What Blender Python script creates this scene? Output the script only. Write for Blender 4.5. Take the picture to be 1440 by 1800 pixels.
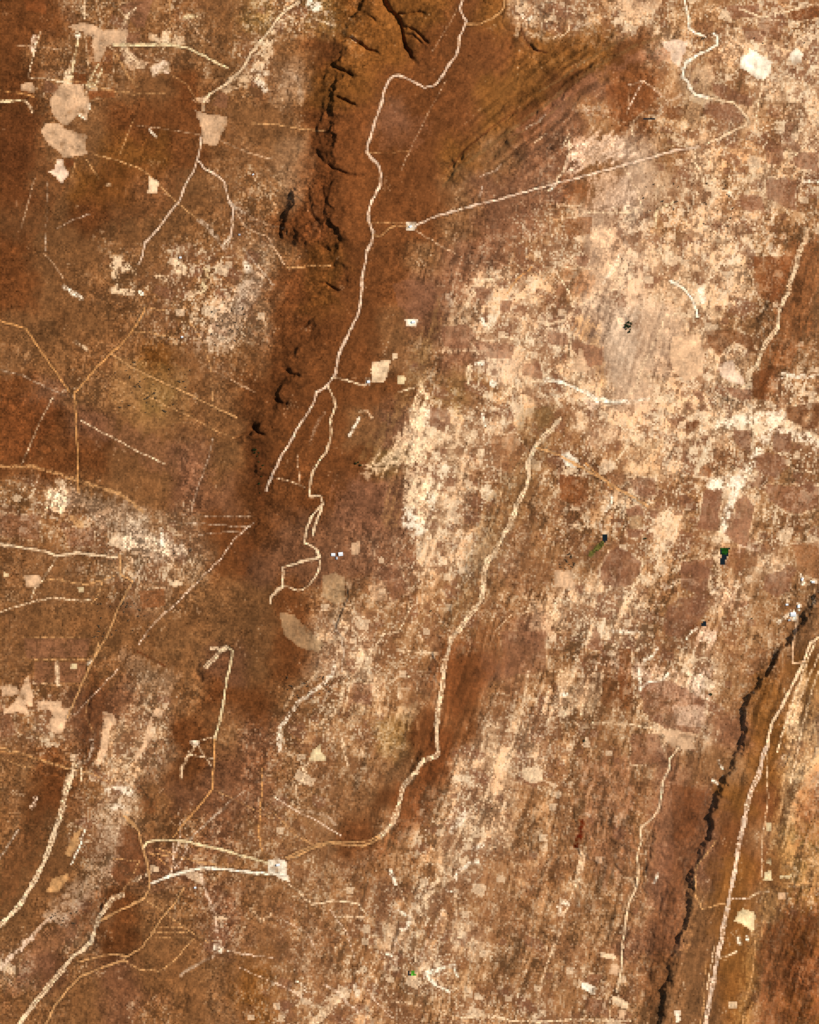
import bpy, math
import numpy as np

# ------------------------------------------------------------------ camera, sky, sun, exposure
M_PX = 3.0                       # one photo pixel is three metres of ground
FW, FH = 1440, 1800
scene = bpy.context.scene
for o in list(bpy.data.objects):
    bpy.data.objects.remove(o, do_unlink=True)
C = scene.collection
ALT = 30000.0
cd = bpy.data.cameras.new('camera'); cam = bpy.data.objects.new('camera', cd); C.objects.link(cam)
cam.location = (0, 0, ALT + 25); cam.rotation_euler = (0, 0, 0)
cd.sensor_fit = 'VERTICAL'; cd.sensor_height = 24; cd.lens = 12.0 / (FH / 2 * M_PX / ALT)
cd.clip_start = 500; cd.clip_end = 90000
scene.camera = cam
SUN_AZ, SUN_EL = 72.0, 40.0
w = bpy.data.worlds.new('World'); scene.world = w; w.use_nodes = True
nt = w.node_tree; nt.nodes.clear()
sky = nt.nodes.new('ShaderNodeTexSky'); sky.sky_type = 'NISHITA'; sky.sun_disc = False
sky.sun_elevation = math.radians(SUN_EL); sky.sun_rotation = math.radians(SUN_AZ)
bg = nt.nodes.new('ShaderNodeBackground'); bg.inputs[1].default_value = 0.075
ow = nt.nodes.new('ShaderNodeOutputWorld')
nt.links.new(sky.outputs[0], bg.inputs[0]); nt.links.new(bg.outputs[0], ow.inputs[0])
sl = bpy.data.lights.new('sun', 'SUN'); sl.energy = 4.0; sl.angle = math.radians(0.5); sl.color = (1.0, 0.93, 0.84)
so = bpy.data.objects.new('sun', sl); C.objects.link(so)
so.rotation_euler = (math.radians(90 - SUN_EL), 0, math.radians(180 - SUN_AZ)); so.location = (3000, 1000, 4000)
scene.view_settings.view_transform = 'Standard'; scene.view_settings.look = 'None'
scene.view_settings.gamma = 1.0; scene.view_settings.exposure = 0.30
scene.cycles.max_bounces = 2; scene.cycles.diffuse_bounces = 1

# ------------------------------------------------------------------ what stands where (photo pixels, y down)
# broad soil colour: hue letter, brightness, amount of bare cream patches; one cell is 60 px
CELLS = """
r41 r42 b53 b43 b52 b53 b42 v53 b55 v53 o42 o51 o41 r41 o51 t64 t55 b64 t65 b64 b64 b54 b55 b65
r31 b42 b43 b43 b43 b42 b42 b54 b52 r31 o62 o41 r40 r40 r40 o42 o42 o42 r41 t64 b64 t65 t66 t66
r31 b43 b43 b42 b41 r41 b42 b53 g52 o31 o41 r50 r40 r40 o40 o41 r30 p41 r42 b63 t53 b54 t65 t66
r21 b42 b42 r41 r41 r41 b42 b41 b42 r31 r50 p50 r40 r40 o41 r41 p42 b63 r43 b54 b54 t54 b65 t66
r21 b42 b41 o41 o41 r41 b42 b42 g51 r31 r50 r40 r40 o41 b42 p42 p43 b51 c62 b63 t64 b65 b65 t65
r31 b41 o31 o41 b42 b41 b42 b53 g52 r31 r50 r40 r40 b42 p42 p42 p43 b52 c62 t63 t65 b65 t54 b54
b31 b31 r31 b31 b31 b41 b42 b43 r31 r32 r50 r50 r41 b42 p42 p54 b54 c62 c64 b65 t65 t66 b65 b44
r31 b31 b31 b43 b42 b44 b44 g53 b42 o31 r40 r41 b42 p42 p43 b55 t55 c62 c65 t65 t66 t66 b55 b32
r41 b41 b42 b42 b43 b55 b55 g53 r41 o41 r40 r41 p42 p53 t66 t66 b64 c63 c74 t64 t65 t65 b45 b32
b41 b31 b41 b42 b43 b44 g44 g43 r41 r31 r40 b41 p42 g53 t67 t66 c65 c62 c72 c72 t64 b44 b33 b32
b42 b41 b52 b52 o42 b42 b43 b42 r31 r41 r40 b42 b53 p42 c65 t66 t65 c62 c71 c72 t65 t55 b33 b33
r42 p42 b42 b52 v52 b42 b42 r31 r31 r40 r40 r41 b44 v43 b55 t66 t66 t65 c72 t64 t65 t55 b34 b55
r41 r31 p31 b41 b51 b42 b41 r31 r41 r40 b41 p42 t67 t67 t66 b65 b44 t64 t65 t65 t67 t68 t68 t66
r41 r41 r31 b31 b41 p42 b41 r31 r41 r40 r41 v42 t67 t67 t55 b44 b44 b55 t65 t66 t57 b56 b46 b45
b44 b55 b42 b41 b41 p42 p41 r31 r41 r41 p41 p42 t67 t56 b55 b33 b44 b54 t56 b55 b45 t56 b44 b34
b43 b53 b54 g54 g54 g43 r41 r31 p41 p41 p42 p42 t68 t66 b54 b43 b44 b54 b45 t66 b54 t55 b45 b44
b42 b42 b43 g54 g54 g43 r41 p31 p41 p42 p42 p53 t65 t55 t54 b43 b43 b43 b54 b55 b44 b54 t55 b43
b42 b42 b42 b43 g43 b42 b41 b31 r41 b43 b43 b53 b54 b54 b43 b43 t56 t55 t55 b44 b44 t65 b43 b43
b42 b41 b41 b41 b42 b41 b31 b31 r41 t53 t65 b44 b54 b44 b43 p42 b54 t56 t55 b44 b54 b55 b43 b32
b42 b31 b42 b42 b42 b41 p31 b31 r41 t53 t55 b44 b44 r41 p41 b43 b54 b45 b44 b44 t55 b43 b43 o31
b43 b44 p31 p42 g43 b42 r41 r31 b42 b44 b54 b53 b43 r31 b43 b54 b54 b53 b44 b54 t64 b43 o42 b42
b53 g54 p42 t54 g44 r31 b42 p43 b44 b54 b54 v53 r31 r42 t54 t54 b54 b43 b43 t54 t54 p42 o31 t53
b42 r42 b44 t54 g53 r31 p31 p43 b43 b43 b33 b42 r31 t55 t64 t64 b54 b53 b43 p42 b42 b42 o41 t54
b42 r31 b43 g64 b42 p31 p42 p43 b43 b43 b42 r31 b43 t55 t55 b53 b53 b53 b43 p42 p42 o31 r41 b54
b42 b31 b44 g53 b32 b43 p43 b43 b43 b42 r31 b43 b54 t54 t54 b53 b43 b43 b43 p42 p32 r41 b42 v43
b41 b31 b43 g43 p32 p43 b43 b43 b43 b43 b43 b53 b54 t54 b53 b53 b43 b43 b43 p42 p32 o41 r41 v43
b31 b42 g54 r31 b42 b43 p43 b42 b43 b43 b53 b54 t55 b53 b53 b53 b43 b43 b43 p42 b32 o41 b42 o44
b42 b42 g43 r31 b41 b42 p44 b42 b43 b43 b44 t54 b54 t54 b53 b43 b43 b43 p42 p42 b31 o41 b43 o43
g44 p31 b42 p41 b41 b41 b42 o42 b43 b43 b44 b44 t55 b54 b43 b43 b43 b43 b43 b42 b31 o41 b43 r33
b42 b42 b41 p42 b43 b41 b42 o43 b54 b54 b54 b44 b44 b54 b54 b44 b43 b44 b54 b32 b31 o42 b43 o33
"""
HUE = {'r': (130, 80, 44, 5), 'b': (144, 99, 60, 5), 'p': (137, 92, 61, 5), 'o': (140, 90, 44, 5),
       't': (180, 134, 92, 6), 'c': (194, 150, 112, 7), 'g': (152, 112, 76, 5), 'v': (142, 104, 58, 5)}
COL = {'W': (253, 232, 194), 'C': (236, 200, 152), 'T': (204, 163, 120), 'K': (200, 148, 92), 'O': (206, 146, 84),
       'G': (192, 162, 128), 'D': (104, 60, 32), 'R': (124, 70, 36), 'M': (131, 87, 60), 'B': (140, 92, 56),
       'V': (120, 88, 52), 'N': (90, 84, 40), 'P': (220, 176, 130), 'Y': (228, 200, 146), 'L': (176, 142, 100),
       'A': (10, 22, 18), 'E': (30, 62, 20), 'F': (84, 148, 44), 'S': (166, 124, 70), 'X': (92, 34, 12), 'Q': (232, 196, 158)}

# fields and yards: colour | label | outline
FIELDS = """
T|large pale bare field with ragged edges below the grid of farm tracks|105,149 113,145 147,150 147,166 156,174 155,188 153,210 137,200 130,208 117,219 108,218 90,198 87,174 98,161
T|mottled tan bare field directly south of the large ragged one|71,230 81,215 105,216 117,227 130,230 152,237 149,259 154,271 132,274 112,277 100,264 86,254
Q|narrow pale bare field tapering south from the mottled tan one|101,278 111,279 110,288 120,303 110,323 98,310 83,301 95,296
T|small square tan clearing where the western track ends|37,147 55,143 60,155 58,162 37,158
T|spreading pale clearing where several farm tracks meet in the north west|118,45 140,40 165,42 178,52 210,53 222,48 224,62 215,78 192,80 188,82 182,97 176,108 165,108 166,92 160,80 165,62 150,58 130,52
T|vase shaped tan field beside the north west track junction|341,192 358,199 399,204 397,222 386,240 381,257 365,253 354,250 352,215
C|little upright pale field halfway along the diagonal track in the north west|262,307 278,318 276,338 258,338
W|very pale field with five straight sides in the north east|1318,83 1358,108 1357,125 1345,140 1330,137 1302,118 1302,100 1318,92
W|pale kite shaped plot near the north east corner|1390,92 1400,82 1412,92 1410,110 1395,115 1388,102
P|broad smooth peach coloured field amid bright washes|1185,590 1225,588 1238,620 1238,655 1210,670 1185,655 1175,620
P|star shaped peach clearing above the white meandering wash|1018,612 1025,612 1028,632 1040,650 1020,655 998,650 1013,635
C|bright trapezoid field between plateau road and dark bush|655,635 687,632 686,645 676,672 655,672 652,655
W|white square yard touching the bright trapezoid field|642,664 653,664 653,677 642,677
Y|squarish cream yard east of the bright trapezoid field|699,661 713,661 713,675 699,675
C|small tall cream plot above the squarish cream yard|689,619 699,619 699,631 689,631
W|tiny white yard alone in purple bush east of the plateau road|713,562 722,559 735,561 733,572 715,572
W|white square yard where plateau track meets the long straight road|715,391 730,391 730,405 715,405
W|pale sharp edged clearing beside the bent ridge road fork in the east|985,798 1000,795 1018,810 1012,822 995,820
T|tan plot with a corner step east of the white village roofs|617,957 621,953 632,953 632,972 625,977 616,977
C|small bright rectangle field south of the grey wash|297,1021 320,1022 320,1031 299,1030
Y|small cream square yard near the western edge|6,1007 14,1007 14,1015 6,1015
Y|small cream square yard beside the curving western track|138,1032 147,1032 147,1040 138,1040
T|tan rectangular clearing at the crossing of western tracks|43,1011 70,1011 72,1022 68,1032 44,1030
Y|cream square yard above two faint parallel furrows in the west|123,1166 136,1166 136,1177 123,1177
P|flat strip of peach field at the left edge|0,1207 30,1207 33,1215 31,1223 3,1223
P|peach triangle field beside the left edge|48,1187 55,1205 58,1225 58,1243 45,1238 51,1258 30,1252 7,1257 5,1250 18,1242 30,1225 40,1205
P|peach Z shaped field south east of the peach triangle|65,1233 108,1232 109,1245 122,1246 118,1265 110,1288 100,1292 82,1280 92,1260 88,1249 65,1247
P|tall peach strip field with a leaning base|182,1250 198,1255 205,1265 193,1285 189,1320 176,1345 168,1345 176,1315 180,1280
P|long leaning peach field with a notched eastern side|275,1245 288,1248 285,1262 268,1260 267,1275 263,1285 273,1290 262,1305 245,1330 237,1345 234,1330 250,1310 255,1290 262,1265
K|orange lens shaped field between grey wash and bush in the south west|130,1465 143,1457 139,1475 135,1492 122,1508 114,1500
K|tilted orange plot above the pale speckled wash in the south west|90,1545 120,1535 118,1550 102,1568 82,1570
C|cream block beside the south western road junction|265,1521 278,1523 277,1533 266,1532
W|white crossroads clearing where the ridge road ends|470,1512 490,1508 504,1514 503,1530 508,1550 496,1548 484,1540 470,1533
L|dull buff wedge shaped field west of the pale washes|490,1075 515,1080 545,1108 570,1132 560,1148 530,1140 500,1118
L|dull buff squarish field under the white village roofs|565,1012 590,1006 607,1015 606,1055 590,1064 568,1050
Y|yellow boot shaped field in brown bush|552,1318 564,1308 566,1326 574,1330 573,1339 541,1337
C|pale round field south of the long straight grey streaks|917,1352 940,1348 955,1355 955,1372 935,1379 918,1368
T|square cream plot beside the dark octagonal field|975,1003 1009,1003 1009,1034 975,1032
P|peach field with irregular base at the top of the southern track|1165,1285 1200,1285 1222,1289 1219,1304 1223,1318 1190,1318 1172,1300
Y|large pale yellow field with a pointed west end near the eastern valley road|1290,1621 1298,1602 1308,1597 1328,1604 1327,1628 1324,1638 1306,1625
Y|small cream plot at the valley edge north of the eastern farm|1345,1446 1357,1446 1358,1460 1347,1463
Y|narrow cream plot on the eastern valley side|1348,1508 1357,1508 1357,1520 1348,1520
Y|ragged cream plot below the narrow eastern one|1343,1533 1357,1531 1358,1549 1343,1547
Y|low cream strip east of the ragged cream plot|1370,1537 1390,1537 1390,1544 1370,1544
T|tan square plot in the orange eastern hills|1368,1568 1382,1568 1382,1580 1368,1581
C|small yellowish rectangle near the bottom of the eastern valley|1280,1761 1297,1760 1297,1772 1280,1772
C|flat pale bar field west of the southern track end|1055,1673 1083,1679 1081,1688 1055,1682
P|peach square field beside the southern track end|1075,1695 1088,1697 1087,1717 1070,1711
W|pale slanting bar field in the south|1022,1728 1033,1728 1050,1738 1045,1750 1022,1738
C|pale blotchy field where the southern track ends|1075,1750 1092,1755 1106,1765 1104,1775 1090,1770 1078,1762
P|peach upright plot at the bottom edge|1089,1774 1101,1774 1099,1792 1088,1790
W|short cream bar at the bottom of the eastern scarp|1185,1775 1196,1775 1195,1795 1187,1800
Q|pale peach clearing with forked tail under the northern farmland|1165,72 1192,68 1210,76 1203,95 1193,118 1182,108 1178,92 1165,82
Q|bright ragged field above the dark eastern parcel|1262,640 1290,632 1292,650 1310,668 1308,678 1268,664
M|dark octagonal field ringed by a pale track|1070,970 1085,960 1105,970 1128,988 1127,1005 1113,1027 1100,1032 1062,1030 1054,1012 1060,985
M|dark lens shaped field south west of the dam|1195,1001 1197,995 1235,990 1250,1005 1240,1040 1228,1044 1198,1035
M|dark brown field north of the little pond|1175,1065 1200,1050 1238,1052 1248,1070 1236,1085 1215,1103 1200,1122 1170,1115 1166,1090
B|brown field immediately east of the dam|1280,978 1292,972 1333,977 1330,995 1305,1002 1280,998
M|dark field between two bright washes in the east|1345,1010 1375,1003 1392,1010 1390,1040 1365,1050 1343,1038
M|dark tilted parcel inside the north eastern farmland|1240,181 1290,182 1312,205 1300,217 1268,210 1236,198
D|dark russet lozenge field in the north east|1172,190 1195,186 1207,197 1195,212 1175,208
M|dark wedge field above the looping north eastern track|1250,145 1275,150 1305,165 1325,172 1322,186 1295,182 1258,168
M|dark purple parcel west of the bright eastern road junction|1290,754 1320,756 1319,795 1300,785 1287,768
M|dark square parcel south of the bright eastern band|1358,766 1392,762 1391,796 1360,794
D|dark parcel north of the bright eastern band near the edge|1382,714 1440,706 1440,752 1420,756 1385,738
M|dark parcel with a pointed corner under the eastern junction|1328,800 1350,795 1380,802 1388,822 1362,840 1328,828
D|small dark parcel enclosed by pale washes in the east|1207,742 1230,738 1222,757 1205,766
M|small purple brown parcel south of the peach field|1215,685 1232,688 1242,702 1230,706
M|dark rectangle field among cream patches south of the purple slope|833,505 869,505 867,528 836,526
D|dark red block where the eastern ridge meets the farmland|1322,655 1368,640 1350,672 1345,707 1322,695
M|dark upright field east of the cream wash fan|755,714 790,720 792,748 770,752 756,748
"""
# roads: width | colour | name | label | course
ROADS = """
3|Q|dirt_road|winding pale gravel road crossing the smooth red plateau from the top edge|815,-6 808,12 813,25 820,38 815,52 808,65 806,85 800,100 790,112 780,130 770,145 758,152 745,153 730,145 715,137 700,132 692,133 683,143 677,157 672,175 667,195 660,213 655,230 650,245 645,258 645,268 655,280 665,288 669,305 669,325 660,340 653,355 647,375 649,390 655,408 655,425 645,440 641,470 637,490 636,515 632,545 625,562 615,580 607,600 597,620 592,640 590,655 583,668 572,680 557,690 552,705 545,720 535,735 522,755 508,782 495,800 487,818 480,832 472,850 468,862
2.4|K|dirt_road|side road leaving the plateau road near the top edge|820,42 845,42 865,32 880,22 887,10 887,-6
2.6|C|dirt_road|second strand of the plateau road ending in hairpins|577,680 587,700 590,715 581,735 583,755 580,775 573,795 560,812 548,835 545,855 545,872 565,873 568,885 563,900 555,920 550,942
3.2|C|dirt_road|white switchback strand below the plateau hairpins|568,885 552,903 540,925 537,945 535,953 545,958 558,967 562,978 555,982 540,985 515,993 498,998 497,1015 497,1030 485,1040 477,1050 476,1060
2|C|track|looping track west of the white village roofs|563,985 560,1005 550,1020 535,1035 525,1038 510,1033 497,1031
2|K|track|short link from plateau road to the white square yard|655,415 670,414 685,402 695,396 716,397
2.6|Q|straight_road|long straight pale road running east from the square yard|730,397 770,378 860,355 960,327 1060,300 1130,281 1180,266 1228,257
5|C|ridge_road|long pinkish road along the central ridge|985,735 970,755 955,768 945,780 935,798 928,815 930,840 925,858 915,875 907,890 903,905 895,925 885,940 875,960 868,975 858,985 852,1000 850,1020 848,1040 845,1058 835,1070 825,1085 812,1100 800,1115 792,1125 790,1135 785,1155 780,1170 780,1190 776,1215 772,1240 768,1270 768,1300 771,1325 765,1330 745,1338 735,1350 730,1360 712,1378 706,1395 700,1420 692,1445 675,1465 668,1473
3.2|K|ridge_road|tan continuation of the central ridge road towards the crossroads|668,1473 650,1484 635,1487 605,1485 580,1482 555,1490 525,1503 506,1510
2|K|track|thin twin of the tan ridge road running just north of it|668,1469 650,1478 620,1481 580,1480 550,1487 520,1500 503,1508
5.5|Q|valley_road|straight pinkish road along the foot of the eastern ridge|1348,1310 1340,1330 1335,1360 1320,1390 1313,1420 1307,1450 1300,1480 1293,1520 1287,1555 1280,1590 1272,1630 1262,1680 1255,1720 1247,1760 1240,1806
3.6|C|valley_road|pale upper part of the eastern road sweeping to the right edge|1446,1115 1425,1130 1410,1170 1390,1210 1370,1250 1355,1275 1348,1310
2.6|P|track|narrow pale track from the eastern village to the valley road|1403,1085 1398,1110 1393,1140 1393,1166 1412,1163
4.6|C|ridge_road|pale winding road on the dark north eastern ridge|1419,403 1418,420 1410,432 1403,450 1400,470 1390,495 1387,515 1378,527 1370,545 1367,575 1350,600 1340,615 1332,640 1322,650 1315,658 1319,675 1308,681
6|C|river_road|broad white road curving off the left edge in the south west|132,1345 122,1372 113,1400 108,1425 100,1450 90,1480 80,1510 65,1540 50,1565 35,1590 15,1612 -6,1632
5|C|dirt_road|pale road running to the bottom left corner|215,1574 200,1578 185,1597 175,1612 167,1632 160,1655 145,1670 130,1680 110,1705 85,1735 60,1765 32,1802
3|K|dirt_road|tan road from the grey wash down to the corner road|218,1435 230,1445 243,1460 250,1488 258,1515 263,1545 262,1562 255,1578 230,1592 200,1605 178,1618
3|Y|dirt_road|cream road looping north of the crossroads clearing|252,1490 260,1480 275,1477 315,1478 360,1487 410,1500 450,1512 472,1518
3.6|W|dirt_road|bright white road running into the crossroads clearing|267,1553 300,1540 350,1526 390,1528 450,1535 500,1538
2.8|Y|dirt_road|straight north south pale road with a hooked top in the south west|385,1145 400,1138 408,1145 406,1165 398,1195 393,1230 388,1260 382,1285 378,1300
2.4|O|track|orange straight track continuing the hooked road south|378,1300 376,1340 374,1370 373,1388 360,1405 340,1430 325,1445 305,1472
4.5|C|spur_road|pale double spur road running down to the quarry pit|398,1138 385,1147 375,1158 362,1171
2.4|O|straight_track|orange straight vertical track in the west|131,693 133,740 136,800 137,866
2.2|O|track|orange diagonal track climbing north east from the track node|131,690 150,668 170,645 190,625 215,603 232,582 245,562 255,540
2.2|O|track|orange track running in from the left edge to the node|-6,562 20,570 45,577 60,600 80,630 110,672 120,688
2|K|fence_track|bright straight line crossing the western bush slantwise|196,622 230,645 270,665 320,687 370,712 417,735
3.2|C|dirt_road|pale road entering from the left edge south of the wash|-6,956 40,963 80,970 97,977 130,972 165,975 205,979
2.4|K|track|orange track slanting south west from the speckled wash|210,975 212,1010 233,1022 213,1060 195,1100 185,1125 172,1145 158,1170 145,1200 130,1235 118,1262
2.4|Q|track|pale track between the vase field and the cross of tracks|352,240 351,260 347,280 340,300 325,325 313,355 300,370 287,390 270,410 255,425 250,450 243,465
2.4|Q|track|pale track curving east from the vase field junction|347,281 360,295 385,310 394,320 397,335 402,350 410,365 408,385 408,400 404,418 392,430
2.8|C|dirt_road|bright track coming in from the top edge to the vase field|525,3 503,17 480,43 466,62 455,78 440,95 425,122 400,145 385,155 368,165 358,178 357,195
3|Y|dirt_road|cream lane joining the patches in the north west|200,78 250,79 300,78 330,83 350,93 380,110 400,118
3|W|river_track|white track entering from the top edge in the north east|1203,-6 1207,15 1212,35 1212,48 1225,58 1240,63
3.6|W|river_track|white hooked track through the north eastern farmland|1255,58 1262,62 1261,78 1245,88 1225,97 1207,110 1200,122 1201,135 1210,145 1215,158 1225,166 1245,172
2.4|C|track|thin looping track south of the dark north eastern parcels|1245,172 1265,176 1292,180 1305,195 1317,210 1310,220 1285,232 1265,242 1245,252
4|W|wash_track|white meandering wash beside the star shaped clearing|960,667 990,673 1020,685 1035,692 1050,703 1080,707 1100,704
3|W|track|short bright curved track in the eastern farmland|1178,494 1200,505 1217,525 1225,545 1227,556
3|K|dirt_road|tan road bending south east from the ridge road fork|945,787 965,793 985,801 1020,820 1045,835 1070,848 1090,862 1115,875 1140,890
2.6|C|track|long winding pale track through the dark southern bush|1192,1315 1178,1335 1177,1350 1165,1375 1162,1400 1158,1425 1145,1440 1127,1455 1126,1462 1128,1478 1120,1505 1122,1530 1122,1550 1115,1570 1105,1590 1100,1620 1095,1660 1093,1700 1085,1745
2.4|K|track|curving tan track through the south western plain to the bottom|225,1682 217,1688 170,1705 140,1718 115,1745 95,1770 78,1806
2|K|track|tan track linking the two south western loops|325,1560 305,1590 290,1607 270,1637 250,1665 225,1682 195,1678 165,1685 137,1692
"""
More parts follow.
